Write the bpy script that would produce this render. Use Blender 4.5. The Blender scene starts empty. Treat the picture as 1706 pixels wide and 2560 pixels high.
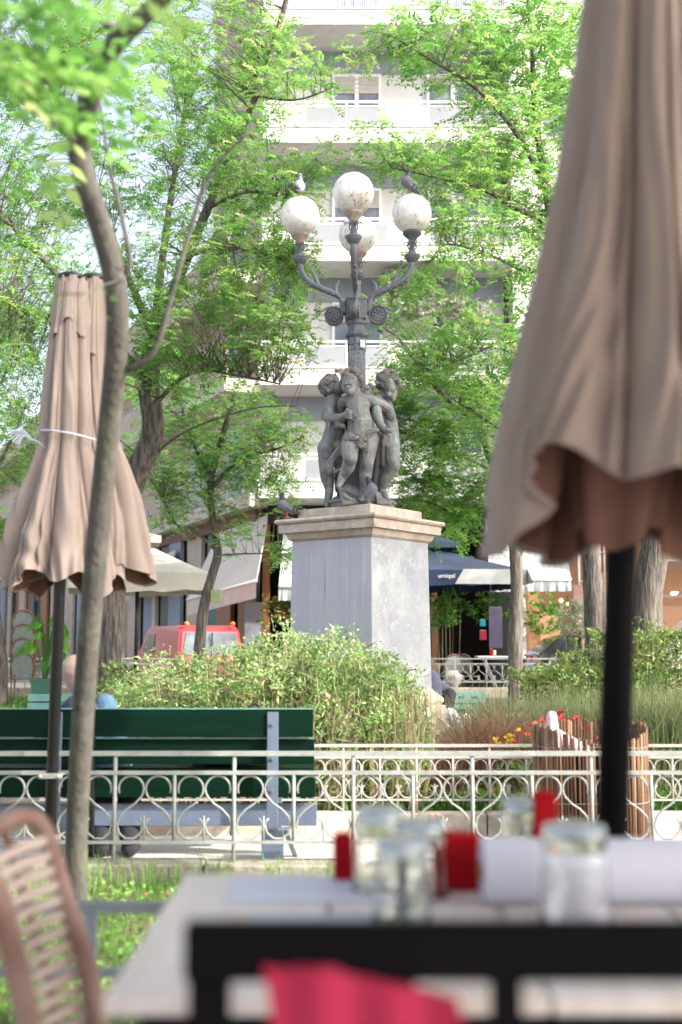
import bpy, bmesh, math, random
import numpy as np
from mathutils import Vector, Matrix, noise as mnoise
R = math.radians
random.seed(7)
rng = np.random.default_rng(11)
scene = bpy.context.scene
COL = scene.collection

# ---------------------------------------------------------------- camera
F = 2844.4            # focal length in photo pixels (lens 40 mm, 36 mm = 2560 px)
CH = 1.18             # camera height
PITCH = math.atan(323 / F)
cam_d = bpy.data.cameras.new('camera')
cam = bpy.data.objects.new('camera', cam_d)
COL.objects.link(cam)
cam.location = (0, 0, CH)
cam.rotation_euler = (R(90) + PITCH, 0, 0)
cam_d.sensor_fit = 'VERTICAL'
cam_d.sensor_height = 36
cam_d.sensor_width = 24
cam_d.lens = 40
cam_d.clip_start = 0.05
cam_d.clip_end = 500
cam_d.dof.use_dof = True
cam_d.dof.focus_distance = 10.8
cam_d.dof.aperture_fstop = 1.7
cam_d.dof.aperture_blades = 0
scene.camera = cam
scene.render.resolution_x = 682
scene.render.resolution_y = 1024

# ---------------------------------------------------------------- light
SUN = Vector((0.74, -0.38, 0.56)).normalized()
world = bpy.data.worlds.new('World')
scene.world = world
world.use_nodes = True
wn = world.node_tree.nodes
wl = world.node_tree.links
for n in list(wn):
    wn.remove(n)
sky = wn.new('ShaderNodeTexSky')
sky.sky_type = 'NISHITA'
sky.sun_disc = False
sky.sun_elevation = math.asin(SUN.z)
sky.sun_rotation = math.atan2(SUN.x, SUN.y)
sky.air_density = 1.0
sky.dust_density = 5.0
sky.ozone_density = 0.2
bg = wn.new('ShaderNodeBackground')
bg.inputs['Strength'].default_value = 0.15
out = wn.new('ShaderNodeOutputWorld')
haze_mix = wn.new('ShaderNodeHueSaturation')     # pale hazy spring sky
haze_mix.inputs['Saturation'].default_value = 0.6
haze_mix.inputs['Value'].default_value = 1.15
wl.new(sky.outputs[0], haze_mix.inputs['Color'])
wl.new(haze_mix.outputs[0], bg.inputs[0])
wl.new(bg.outputs[0], out.inputs[0])
sd = bpy.data.lights.new('sun', 'SUN')
sd.energy = 3.0
sd.angle = R(0.6)
sd.color = (1.0, 0.94, 0.84)
sun = bpy.data.objects.new('sun', sd)
sun.rotation_euler = SUN.to_track_quat('Z', 'Y').to_euler()
sun.location = (5, -5, 20)
COL.objects.link(sun)
scene.view_settings.view_transform = 'Standard'
scene.view_settings.look = 'None'
scene.view_settings.gamma = 1
scene.view_settings.exposure = 1.52
scene.cycles.max_bounces = 8
scene.cycles.transparent_max_bounces = 8

# ---------------------------------------------------------------- helpers
def at(x, y, Y):
    """photo pixel at depth Y -> world point"""
    X = (x - 853) / F
    Z = (1280 - y) / F
    cy = math.cos(PITCH) - Z * math.sin(PITCH)
    cz = math.sin(PITCH) + Z * math.cos(PITCH)
    t = Y / cy
    return Vector((t * X, Y, CH + t * cz))

def tag(o, label=None, cat=None, group=None, kind=None):
    if label: o['label'] = label
    if cat: o['category'] = cat
    if group: o['group'] = group
    if kind: o['kind'] = kind
    return o

def empty(name, loc, label=None, cat=None, group=None):
    o = bpy.data.objects.new(name, None)
    o.empty_display_size = 0.1
    o.location = loc
    COL.objects.link(o)
    return tag(o, label, cat, group)

def wloc(o):
    v = Vector((0, 0, 0))
    while o is not None:
        v += o.location
        o = o.parent
    return v

def link(name, mesh, mats, parent=None, loc=None, smooth=False):
    o = bpy.data.objects.new(name, mesh)
    COL.objects.link(o)
    off = Vector((0, 0, 0))
    if parent is not None:
        o.parent = parent
        off = wloc(parent)
    elif loc is not None:
        o.location = loc
        off = Vector(loc)
    if off.length > 0:
        mesh.transform(Matrix.Translation(-off))
    if not isinstance(mats, (list, tuple)):
        mats = [mats]
    for m in mats:
        mesh.materials.append(m)
    if smooth:
        mesh.polygons.foreach_set('use_smooth', np.ones(len(mesh.polygons), dtype=bool))
    return o

def copy_tree(o, parent=None):
    c = o.copy()
    COL.objects.link(c)
    c.parent = parent
    for ch in list(o.children):
        copy_tree(ch, c)
    return c

def perp(d):
    d = Vector(d).normalized()
    a = Vector((0, 0, 1)) if abs(d.z) < 0.9 else Vector((1, 0, 0))
    u = d.cross(a).normalized()
    return u, d.cross(u).normalized()

class MB:
    def __init__(self):
        self.v = []; self.f = []; self.mi = []
        self.cur = 0
    def add(self, vs, fs):
        b = len(self.v)
        self.v.extend([tuple(p) for p in vs])
        for f in fs:
            self.f.append([b + i for i in f]); self.mi.append(self.cur)
        return self
    def box(self, c, s, rz=0, M=None):
        hx, hy, hz = s[0] / 2, s[1] / 2, s[2] / 2
        vs = [Vector((x, y, z)) for x in (-hx, hx) for y in (-hy, hy) for z in (-hz, hz)]
        m = M if M is not None else Matrix.Rotation(rz, 3, 'Z')
        vs = [m @ p + Vector(c) for p in vs]
        self.add(vs, [(0, 1, 3, 2), (4, 6, 7, 5), (0, 4, 5, 1), (2, 3, 7, 6), (0, 2, 6, 4), (1, 5, 7, 3)])
        return self
    def box2(self, a, b):
        a = Vector(a); b = Vector(b)
        return self.box((a + b) / 2, (abs(b.x - a.x), abs(b.y - a.y), abs(b.z - a.z)))
    def bar(self, p0, p1, w, h, up=(0, 0, 1)):
        p0 = Vector(p0); p1 = Vector(p1)
        d = (p1 - p0); L = d.length; d.normalize()
        s = d.cross(Vector(up))
        if s.length < 1e-4: s = d.cross(Vector((1, 0, 0)))
        s.normalize(); u = s.cross(d)
        vs = []
        for q in (p0, p1):
            for a, b in ((-1, -1), (1, -1), (1, 1), (-1, 1)):
                vs.append(q + s * a * w / 2 + u * b * h / 2)
        self.add(vs, [(3, 2, 1, 0), (4, 5, 6, 7), (0, 1, 5, 4), (1, 2, 6, 5), (2, 3, 7, 6), (3, 0, 4, 7)])
        return self
    def tube(self, pts, r, n=8, cap=True, sq=1.0):
        pts = [Vector(p) for p in pts]
        rs = r if isinstance(r, (list, tuple)) else [r] * len(pts)
        vs = []; fs = []
        u = None
        for i, p in enumerate(pts):
            if i == 0: d = pts[1] - pts[0]
            elif i == len(pts) - 1: d = pts[-1] - pts[-2]
            else: d = pts[i + 1] - pts[i - 1]
            if d.length < 1e-9: d = Vector((0, 0, 1))
            d.normalize()
            if u is None:
                u, w = perp(d)
            else:
                u = (u - d * u.dot(d))
                if u.length < 1e-6: u, w = perp(d)
                u.normalize(); w = d.cross(u)
            for k in range(n):
                a = 2 * math.pi * k / n
                vs.append(p + (u * math.cos(a) + w * math.sin(a) * sq) * rs[i])
        for i in range(len(pts) - 1):
            for k in range(n):
                a = i * n + k; b = i * n + (k + 1) % n
                fs.append((a, b, b + n, a + n))
        if cap:
            fs.append(tuple(range(n - 1, -1, -1)))
            fs.append(tuple(range((len(pts) - 1) * n, len(pts) * n)))
        return self.add(vs, fs)
    def lathe(self, prof, c, n=20, rot=0, cap=True, sx=1, sy=1):
        c = Vector(c); vs = []; fs = []
        for r, z in prof:
            for k in range(n):
                a = rot + 2 * math.pi * k / n
                vs.append(c + Vector((r * math.cos(a) * sx, r * math.sin(a) * sy, z)))
        m = len(prof)
        for i in range(m - 1):
            for k in range(n):
                a = i * n + k; b = i * n + (k + 1) % n
                fs.append((a, b, b + n, a + n))
        if cap:
            fs.append(tuple(range(n - 1, -1, -1)))
            fs.append(tuple(range((m - 1) * n, m * n)))
        return self.add(vs, fs)
    def sphere(self, c, r, n=12, m=8, sc=(1, 1, 1)):
        c = Vector(c); vs = [c + Vector((0, 0, r * sc[2]))]
        for i in range(1, m):
            t = math.pi * i / m
            for k in range(n):
                a = 2 * math.pi * k / n
                vs.append(c + Vector((r * math.sin(t) * math.cos(a) * sc[0], r * math.sin(t) * math.sin(a) * sc[1], r * math.cos(t) * sc[2])))
        vs.append(c - Vector((0, 0, r * sc[2])))
        fs = [(0, 1 + k, 1 + (k + 1) % n) for k in range(n)]
        for i in range(m - 2):
            for k in range(n):
                a = 1 + i * n + k; b = 1 + i * n + (k + 1) % n
                fs.append((a, a + n, b + n, b))
        L = len(vs) - 1; s = 1 + (m - 2) * n
        fs += [(s + k, L, s + (k + 1) % n) for k in range(n)]
        return self.add(vs, fs)
    def caps(self, p0, p1, r0, r1, n=12):
        """tapered capsule"""
        p0 = Vector(p0); p1 = Vector(p1)
        d = p1 - p0
        if d.length < 1e-5:
            return self.sphere(p0, max(r0, r1), n, 8)
        d.normalize()
        pts = []; rs = []
        for a in (85, 60, 30, 0):
            pts.append(p0 - d * r0 * math.sin(R(a))); rs.append(r0 * math.cos(R(a)))
        for a in (0, 30, 60, 85):
            pts.append(p1 + d * r1 * math.sin(R(a))); rs.append(r1 * math.cos(R(a)))
        return self.tube(pts, rs, n)
    def poly(self, pts):
        return self.add(pts, [tuple(range(len(pts)))])
    def extr(self, pts, d):
        """extrude a polygon by vector d"""
        pts = [Vector(p) for p in pts]; d = Vector(d); n = len(pts)
        fs = [tuple(range(n)), tuple(range(2 * n - 1, n - 1, -1))]
        fs += [(i, n + i, n + (i + 1) % n, (i + 1) % n) for i in range(n)]
        return self.add(pts + [p + d for p in pts], fs)
    def mesh(self, name='m'):
        me = bpy.data.meshes.new(name)
        me.from_pydata(self.v, [], self.f)
        if any(self.mi):
            me.polygons.foreach_set('material_index', self.mi)
        me.update()
        return me
    def build(self, name, mats, parent=None, loc=None, smooth=False, bevel=0, fixn=True):
        me = self.mesh(name)
        if fixn or bevel:
            bm = bmesh.new(); bm.from_mesh(me)
            if bevel:
                bmesh.ops.bevel(bm, geom=list(bm.edges), offset=bevel, segments=1, affect='EDGES', clamp_overlap=True)
            bmesh.ops.recalc_face_normals(bm, faces=bm.faces)
            bm.to_mesh(me); bm.free()
        o = link(name, me, mats, parent, loc, smooth)
        return o

def remeshed(mb, voxel=0.008, smooth=4, fac=0.5):
    me = mb.mesh('tmp')
    o = bpy.data.objects.new('tmp', me)
    COL.objects.link(o)
    m = o.modifiers.new('r', 'REMESH'); m.mode = 'VOXEL'; m.voxel_size = voxel
    if smooth:
        s = o.modifiers.new('s', 'SMOOTH'); s.iterations = smooth; s.factor = fac
    dg = bpy.context.evaluated_depsgraph_get()
    res = bpy.data.meshes.new_from_object(o.evaluated_get(dg))
    bpy.data.objects.remove(o)
    return res

def organic(name, mb, mats, parent, voxel=0.008, smooth=4, fac=0.5):
    return link(name, remeshed(mb, voxel, smooth, fac), mats, parent, None, True)

def quads_mesh(name, V, mats, parent=None, tint=None, loc=None, nv=4):
    """V: (N, nv, 3) array of separate faces"""
    V = np.asarray(V, dtype=np.float32)
    n = V.shape[0]
    off = wloc(parent) if parent is not None else Vector(loc or (0, 0, 0))
    V = V - np.array(off, dtype=np.float32)
    me = bpy.data.meshes.new(name)
    me.vertices.add(n * nv)
    me.vertices.foreach_set('co', V.reshape(-1))
    me.loops.add(n * nv)
    me.loops.foreach_set('vertex_index', np.arange(n * nv, dtype=np.int32))
    me.polygons.add(n)
    me.polygons.foreach_set('loop_start', np.arange(0, n * nv, nv, dtype=np.int32))
    if tint is not None:
        a = me.attributes.new('tint', 'FLOAT', 'FACE')
        a.data.foreach_set('value', np.asarray(tint, dtype=np.float32))
    me.update(calc_edges=True)
    me.validate()
    o = bpy.data.objects.new(name, me)
    COL.objects.link(o)
    if parent is not None: o.parent = parent
    elif loc is not None: o.location = loc
    for m in (mats if isinstance(mats, (list, tuple)) else [mats]):
        me.materials.append(m)
    return o

# ---------------------------------------------------------------- materials
def newmat(name):
    m = bpy.data.materials.new(name)
    m.use_nodes = True
    nt = m.node_tree
    b = nt.nodes['Principled BSDF']
    return m, nt, b

def ramp(nt, fac, stops):
    r = nt.nodes.new('ShaderNodeValToRGB')
    while len(r.color_ramp.elements) > 1:
        r.color_ramp.elements.remove(r.color_ramp.elements[-1])
    r.color_ramp.elements[0].position = stops[0][0]
    r.color_ramp.elements[0].color = (*stops[0][1], 1)
    for p, c in stops[1:]:
        e = r.color_ramp.elements.new(p); e.color = (*c, 1)
    nt.links.new(fac, r.inputs[0])
    return r.outputs[0]

def mat(name, c1, c2=None, scale=6, rough=0.7, bump=0, bscale=60, metal=0, stretch=(1, 1, 1), lo=0.35, hi=0.65, detail=5, extra=None, coat=0, spec=0.5):
    m, nt, b = newmat(name)
    b.inputs['Roughness'].default_value = rough
    b.inputs['Metallic'].default_value = metal
    b.inputs['Specular IOR Level'].default_value = spec
    if coat: b.inputs['Coat Weight'].default_value = coat
    if c2 is None: c2 = tuple(x * 0.82 for x in c1)
    tc = nt.nodes.new('ShaderNodeTexCoord')
    mp = nt.nodes.new('ShaderNodeMapping'); mp.inputs['Scale'].default_value = stretch
    nt.links.new(tc.outputs['Object'], mp.inputs[0])
    nz = nt.nodes.new('ShaderNodeTexNoise')
    nz.inputs['Scale'].default_value = scale; nz.inputs['Detail'].default_value = detail
    nz.inputs['Roughness'].default_value = 0.65
    nt.links.new(mp.outputs[0], nz.inputs[0])
    stops = [(lo, c1), (hi, c2)]
    col = ramp(nt, nz.outputs[0], stops)
    if extra:      # (colour, scale, lo, hi, stretch): dirt, stains or painted highlights over the base
        for ec, es, elo, ehi, est in extra:
            mp2 = nt.nodes.new('ShaderNodeMapping'); mp2.inputs['Scale'].default_value = est
            mp2.inputs['Location'].default_value = (es, es * 2, 3)
            nt.links.new(tc.outputs['Object'], mp2.inputs[0])
            n2 = nt.nodes.new('ShaderNodeTexNoise'); n2.inputs['Scale'].default_value = es
            n2.inputs['Detail'].default_value = 6; n2.inputs['Roughness'].default_value = 0.7
            nt.links.new(mp2.outputs[0], n2.inputs[0])
            f = ramp(nt, n2.outputs[0], [(elo, (0, 0, 0)), (ehi, (1, 1, 1))])
            mx = nt.nodes.new('ShaderNodeMixRGB')
            nt.links.new(f, mx.inputs[0]); nt.links.new(col, mx.inputs[1]); mx.inputs[2].default_value = (*ec, 1)
            col = mx.outputs[0]
    nt.links.new(col, b.inputs['Base Color'])
    if bump:
        nb = nt.nodes.new('ShaderNodeTexNoise'); nb.inputs['Scale'].default_value = bscale
        nb.inputs['Detail'].default_value = 4
        nt.links.new(mp.outputs[0], nb.inputs[0])
        bp = nt.nodes.new('ShaderNodeBump'); bp.inputs['Strength'].default_value = bump
        bp.inputs['Distance'].default_value = 0.02
        nt.links.new(nb.outputs[0], bp.inputs['Height'])
        nt.links.new(bp.outputs[0], b.inputs['Normal'])
    return m

def leafmat(name, cols, trans=0.45, rough=0.5):
    m, nt, b = newmat(name)
    b.inputs['Roughness'].default_value = rough
    b.inputs['Specular IOR Level'].default_value = 0.35
    a = nt.nodes.new('ShaderNodeAttribute'); a.attribute_name = 'tint'
    n = len(cols)
    col = ramp(nt, a.outputs['Fac'], [(i / (n - 1), c) for i, c in enumerate(cols)])
    nt.links.new(col, b.inputs['Base Color'])
    t = nt.nodes.new('ShaderNodeBsdfTranslucent')
    hs = nt.nodes.new('ShaderNodeHueSaturation'); hs.inputs['Value'].default_value = 1.5
    hs.inputs['Hue'].default_value = 0.487
    nt.links.new(col, hs.inputs['Color'])
    nt.links.new(hs.outputs[0], t.inputs[0])
    mx = nt.nodes.new('ShaderNodeMixShader'); mx.inputs[0].default_value = trans
    o = nt.nodes['Material Output']
    nt.links.new(b.outputs[0], mx.inputs[1]); nt.links.new(t.outputs[0], mx.inputs[2])
    nt.links.new(mx.outputs[0], o.inputs[0])
    return m

def glassmat(name, tint=(0.9, 0.95, 1), rough=0.02, alpha=None):
    m, nt, b = newmat(name)
    b.inputs['Base Color'].default_value = (*tint, 1)
    b.inputs['Roughness'].default_value = rough
    b.inputs['Transmission Weight'].default_value = 1
    b.inputs['IOR'].default_value = 1.45
    return m

def emis(name, c, s):
    m, nt, b = newmat(name)
    b.inputs['Base Color'].default_value = (*c, 1)
    b.inputs['Emission Color'].default_value = (*c, 1)
    b.inputs['Emission Strength'].default_value = s
    return m

M = {}
M['stone'] = mat('streaked_marble', (0.46, 0.465, 0.52), (0.39, 0.39, 0.455), 4, 0.75, 0.15, 40, stretch=(3, 3, 0.25), lo=0.3, hi=0.7,
                 extra=[((0.47, 0.49, 0.51), 1.5, 0.45, 0.7, (1, 1, 0.5)), ((0.58, 0.58, 0.64), 8, 0.56, 0.70, (5, 5, 0.10)), ((0.27, 0.26, 0.33), 7, 0.60, 0.72, (6, 6, 0.12)), ((0.15, 0.15, 0.16), 30, 0.71, 0.76, (1, 1, 1))])
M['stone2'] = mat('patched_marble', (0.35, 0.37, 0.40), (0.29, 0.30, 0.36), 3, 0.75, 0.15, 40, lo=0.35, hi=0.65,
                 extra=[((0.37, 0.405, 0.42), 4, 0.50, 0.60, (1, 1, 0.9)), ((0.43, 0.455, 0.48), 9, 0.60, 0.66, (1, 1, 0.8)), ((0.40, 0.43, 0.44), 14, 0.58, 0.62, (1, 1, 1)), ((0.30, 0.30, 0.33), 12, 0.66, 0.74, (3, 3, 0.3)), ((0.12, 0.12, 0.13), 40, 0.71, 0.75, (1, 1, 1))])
M['stone_plain'] = mat('stained_limestone', (0.50, 0.43, 0.36), (0.38, 0.30, 0.25), 5, 0.8, 0.2, 60, lo=0.35, hi=0.7,
                       extra=[((0.20, 0.15, 0.13), 12, 0.58, 0.75, (2, 2, 0.7)), ((0.56, 0.52, 0.47), 5, 0.5, 0.65, (1, 1, 1))])
M['bronze'] = mat('patinated_bronze', (0.25, 0.255, 0.25), (0.085, 0.085, 0.09), 8, 0.5, 0.45, 50, metal=0.15, lo=0.3, hi=0.7,
                  extra=[((0.26, 0.33, 0.32), 7, 0.55, 0.72, (1, 1, 0.4)), ((0.36, 0.34, 0.30), 16, 0.62, 0.75, (1, 1, 1))])
M['bronze_dark'] = mat('dark_bronze', (0.075, 0.08, 0.085), (0.05, 0.05, 0.055), 9, 0.6, 0.2, 60, metal=0.15)
M['hair'] = mat('lichened_bronze', (0.19, 0.17, 0.15), (0.09, 0.085, 0.08), 30, 0.8, 0.4, 90,
                extra=[((0.34, 0.35, 0.30), 20, 0.58, 0.7, (1, 1, 1))])
M['lamp_iron'] = mat('painted_cast_iron', (0.15, 0.165, 0.19), (0.10, 0.11, 0.13), 8, 0.55, 0.25, 70, metal=0.2,
                     extra=[((0.30, 0.32, 0.27), 10, 0.56, 0.7, (1, 1, 0.5))])  # pale streaks painted in for highlights on the iron
M['globe'] = mat('dirty_opal_glass', (0.72, 0.70, 0.67), (0.60, 0.56, 0.52), 5, 0.25, 0, lo=0.4, hi=0.75,
                 extra=[((0.54, 0.48, 0.44), 7, 0.50, 0.62, (1, 1, .6)), ((0.22, 0.20, 0.19), 22, 0.55, 0.60, (1.6, 1.6, 0.7)), ((0.86, 0.85, 0.83), 3, 0.45, 0.6, (1, 1, 1))])
M['terracotta'] = mat('globe_collar', (0.50, 0.40, 0.34), (0.30, 0.24, 0.22), 20, 0.8, 0.3, 60)
M['white_paint'] = mat('weathered_white_paint', (0.34, 0.36, 0.35), (0.25, 0.26, 0.25), 12, 0.55, 0.12, 80,
                       extra=[((0.20, 0.19, 0.16), 25, 0.63, 0.72, (1, 1, 1))])
M['white_paint2'] = mat('creamy_white_paint', (0.50, 0.47, 0.42), (0.4, 0.37, 0.33), 12, 0.6, 0.12, 80)
M['rail_grey'] = mat('grey_painted_steel', (0.18, 0.21, 0.25), (0.14, 0.16, 0.19), 9, 0.5, 0.1)
M['green_paint'] = mat('dark_green_paint', (0.0018, 0.018, 0.010), (0.001, 0.012, 0.007), 3, 0.5, 0.12, 30, stretch=(0.3, 3, 3), spec=0.10,
                       extra=[((0.03, 0.06, 0.05), 14, 0.68, 0.76, (6, 1, 0.4))])
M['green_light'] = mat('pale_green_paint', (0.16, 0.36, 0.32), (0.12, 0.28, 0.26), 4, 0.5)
M['bench_steel'] = mat('blue_grey_steel', (0.13, 0.165, 0.235), (0.10, 0.13, 0.19), 5, 0.5, 0.1, extra=[((0.10, 0.07, 0.05), 11, 0.68, 0.75, (1, 1, 1))])
M['canvas'] = mat('taupe_canvas', (0.295, 0.238, 0.208), (0.25, 0.20, 0.178), 3, 0.9, 0.08, 300, stretch=(1, 1, 0.4))
M['backlit_inside'] = mat('rust_backlit_inside', (0.16, 0.075, 0.05), (0.12, 0.055, 0.04), 3, 0.9)  # rust tone stands in for light coming through the canvas
M['canvas_far'] = mat('cream_canvas', (0.52, 0.50, 0.45), (0.45, 0.43, 0.39), 3, 0.9)
M['black_metal'] = mat('black_metal', (0.0035, 0.003, 0.005), (0.002, 0.002, 0.003), 6, 0.6, 0.05, spec=0.08)
M['dark_metal'] = mat('dark_grey_tube', (0.016, 0.017, 0.02), (0.01, 0.01, 0.013), 8, 0.35, 0.05)
M['alu'] = mat('dull_aluminium', (0.45, 0.45, 0.45), (0.35, 0.35, 0.35), 20, 0.45, 0.05, metal=0.6)
M['bark_young'] = mat('young_bark', (0.105, 0.10, 0.090), (0.06, 0.057, 0.050), 14, 0.9, 0.4, 50, stretch=(1, 1, 0.6),
                      extra=[((0.15, 0.155, 0.09), 9, 0.57, 0.7, (1, 1, 0.5)), ((0.035, 0.03, 0.028), 5, 0.62, 0.68, (1, 1, 2.5))])
M['bark'] = mat('furrowed_bark', (0.16, 0.14, 0.125), (0.055, 0.046, 0.042), 11, 0.95, 0.9, 22, stretch=(2.4, 2.4, 0.28), lo=0.4, hi=0.6)
M['twig'] = mat('twig_bark', (0.15, 0.12, 0.10), (0.10, 0.08, 0.07), 20, 0.9)
M['pods'] = mat('dry_seed_pods', (0.10, 0.06, 0.05), (0.16, 0.10, 0.07), 10, 0.9)
M['leaf'] = leafmat('locust_leaf', [(0.05, 0.15, 0.035), (0.10, 0.26, 0.055), (0.17, 0.37, 0.085), (0.29, 0.46, 0.14), (0.48, 0.50, 0.22)], 0.5)
M['leaf_dk'] = leafmat('locust_leaf_deep', [(0.035, 0.11, 0.025), (0.07, 0.19, 0.035), (0.12, 0.27, 0.05), (0.20, 0.35, 0.075)], 0.5)
M['leaf_bush'] = leafmat('lantana_leaf', [(0.07, 0.16, 0.045), (0.15, 0.30, 0.08), (0.26, 0.42, 0.13), (0.36, 0.48, 0.20), (0.54, 0.56, 0.36)], 0.35)
M['leaf_shrub'] = leafmat('shrub_leaf', [(0.05, 0.10, 0.03), (0.10, 0.18, 0.045), (0.16, 0.25, 0.06), (0.24, 0.17, 0.07)], 0.35)
M['leaf_grey'] = leafmat('olive_leaf', [(0.16, 0.20, 0.13), (0.28, 0.32, 0.22), (0.42, 0.44, 0.34)], 0.3)
M['grass'] = leafmat('lawn_grass', [(0.06, 0.15, 0.03), (0.12, 0.27, 0.05), (0.22, 0.38, 0.09), (0.46, 0.48, 0.26)], 0.4, 0.6)
M['grass_blue'] = leafmat('border_grass', [(0.08, 0.13, 0.05), (0.16, 0.22, 0.09), (0.26, 0.32, 0.15), (0.42, 0.42, 0.25)], 0.35, 0.6)
M['grass_dry'] = leafmat('dry_red_grass', [(0.10, 0.045, 0.035), (0.20, 0.09, 0.06), (0.32, 0.20, 0.13), (0.45, 0.35, 0.24)], 0.3, 0.7)
M['dry_stem'] = leafmat('dry_stem', [(0.14, 0.10, 0.06), (0.28, 0.23, 0.13), (0.46, 0.42, 0.26)], 0.2, 0.7)
M['petal_red'] = mat('red_petals', (0.62, 0.05, 0.05), (0.50, 0.03, 0.04), 9, 0.7)
M['petal_yellow'] = mat('yellow_petals', (0.80, 0.52, 0.03), (0.7, 0.4, 0.02), 9, 0.7)
M['petal_pink'] = mat('pink_petals', (0.70, 0.38, 0.30), (0.6, 0.3, 0.26), 9, 0.7)
M['soil'] = mat('lawn_soil', (0.10, 0.11, 0.045), (0.13, 0.085, 0.055), 7, 0.95, 0.5, 40)
M['bed_soil'] = mat('bed_soil', (0.075, 0.055, 0.04), (0.05, 0.04, 0.03), 12, 0.95, 0.5, 40)
M['path'] = mat('pale_paving', (0.62, 0.60, 0.57), (0.50, 0.485, 0.46), 6, 0.85, 0.35, 30, stretch=(0.5, 3, 1),
                extra=[((0.22, 0.21, 0.19), 9, 0.60, 0.68, (0.35, 3.5, 1))])
M['kerb'] = mat('mossy_kerb', (0.33, 0.30, 0.26), (0.20, 0.19, 0.14), 12, 0.95, 0.5, 50, extra=[((0.10, 0.12, 0.05), 7, 0.55, 0.68, (1, 1, 1))])
M['marble_kerb'] = mat('marble_kerb', (0.58, 0.48, 0.38), (0.44, 0.36, 0.29), 9, 0.8, 0.2, 60, extra=[((0.66, 0.62, 0.55), 5, 0.5, 0.65, (1, 1, 1))])
M['asphalt'] = mat('asphalt', (0.06, 0.06, 0.062), (0.045, 0.045, 0.047), 20, 0.9, 0.3, 90)
M['far_ground'] = mat('park_ground', (0.22, 0.21, 0.19), (0.16, 0.15, 0.13), 2, 0.95, 0.2)
M['render_white'] = mat('white_render', (0.60, 0.59, 0.575), (0.53, 0.52, 0.505), 1.2, 0.85, 0.05, 20, extra=[((0.34, 0.30, 0.27), 2.5, 0.60, 0.75, (1, 1, 0.3))])
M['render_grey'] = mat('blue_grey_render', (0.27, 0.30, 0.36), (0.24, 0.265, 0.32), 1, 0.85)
M['render_beige'] = mat('beige_render', (0.50, 0.42, 0.35), (0.42, 0.34, 0.28), 0.8, 0.9, 0.05, extra=[((0.28, 0.22, 0.19), 1.6, 0.56, 0.72, (1, 1, 0.3))])
M['render_tan'] = mat('tan_cornice', (0.56, 0.50, 0.43), (0.48, 0.42, 0.36), 2, 0.9)
M['shutter'] = mat('roller_shutter', (0.44, 0.41, 0.375), (0.38, 0.355, 0.33), 3, 0.7)
M['frame_white'] = mat('white_frame', (0.78, 0.78, 0.78), (0.7, 0.7, 0.7), 5, 0.5)
M['frame_dark'] = mat('dark_frame', (0.05, 0.055, 0.06), (0.035, 0.04, 0.04), 5, 0.5)
M['pane'] = mat('window_pane', (0.07, 0.09, 0.12), (0.20, 0.23, 0.28), 1.6, 0.12, 0)
M['pane_dark'] = mat('dark_pane', (0.02, 0.024, 0.028), (0.035, 0.04, 0.045), 1.2, 0.1, 0)
M['teal'] = mat('teal_door', (0.06, 0.14, 0.15), (0.05, 0.10, 0.11), 2, 0.6)
M['frosted'] = mat('frosted_panel', (0.28, 0.29, 0.31), (0.24, 0.25, 0.27), 1.5, 0.3)
M['brown_wall'] = mat('red_brown_wall', (0.22, 0.12, 0.09), (0.15, 0.08, 0.065), 2, 0.85)
M['orange_wood'] = mat('orange_wood', (0.30, 0.14, 0.06), (0.22, 0.095, 0.04), 3, 0.6, stretch=(3, 3, 0.4))
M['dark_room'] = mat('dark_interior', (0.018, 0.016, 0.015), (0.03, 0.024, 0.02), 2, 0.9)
M['ochre'] = mat('ochre_panel', (0.34, 0.20, 0.11), (0.27, 0.155, 0.08), 2, 0.7)
M['awning'] = mat('cream_awning', (0.60, 0.55, 0.49), (0.54, 0.49, 0.44), 2, 0.9)
M['navy'] = mat('navy_canvas', (0.006, 0.018, 0.07), (0.008, 0.02, 0.06), 3, 0.8)
M['navy_pale'] = mat('faded_navy_canvas', (0.022, 0.04, 0.08), (0.04, 0.06, 0.10), 3, 0.7)
M['light_grey'] = mat('light_grey_canvas', (0.36, 0.38, 0.39), (0.31, 0.33, 0.34), 4, 0.9)
M['red_car'] = mat('faded_red_paint', (0.52, 0.06, 0.07), (0.46, 0.05, 0.06), 2, 0.35, coat=0.4)
M['black_car'] = mat('black_car_paint', (0.018, 0.022, 0.028), (0.014, 0.018, 0.022), 2, 0.2, coat=0.7)
M['white_car'] = mat('white_car_paint', (0.68, 0.70, 0.72), (0.62, 0.64, 0.67), 2, 0.3, coat=0.5)
M['rubber'] = mat('rubber', (0.02, 0.02, 0.02), (0.03, 0.03, 0.03), 5, 0.9)
M['skin'] = mat('skin', (0.48, 0.30, 0.23), (0.42, 0.25, 0.19), 12, 0.6)
M['skin_pale'] = mat('aged_skin', (0.52, 0.38, 0.34), (0.45, 0.31, 0.28), 12, 0.6)
M['black_cloth'] = mat('black_cloth', (0.014, 0.015, 0.02), (0.02, 0.02, 0.028), 9, 0.9, 0.2, 60)
M['navy_cloth'] = mat('navy_cloth', (0.045, 0.05, 0.09), (0.03, 0.035, 0.06), 9, 0.9, 0.2, 60)
M['denim'] = mat('denim_cloth', (0.07, 0.14, 0.22), (0.045, 0.10, 0.17), 12, 0.9, 0.3, 80)
M['dark_hair'] = mat('dark_hair', (0.018, 0.012, 0.010), (0.035, 0.022, 0.018), 40, 0.6, 0.4, 80, stretch=(4, 4, 1))
M['white_cloth'] = mat('white_cloth', (0.6, 0.6, 0.62), (0.5, 0.5, 0.54), 9, 0.9)
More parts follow.
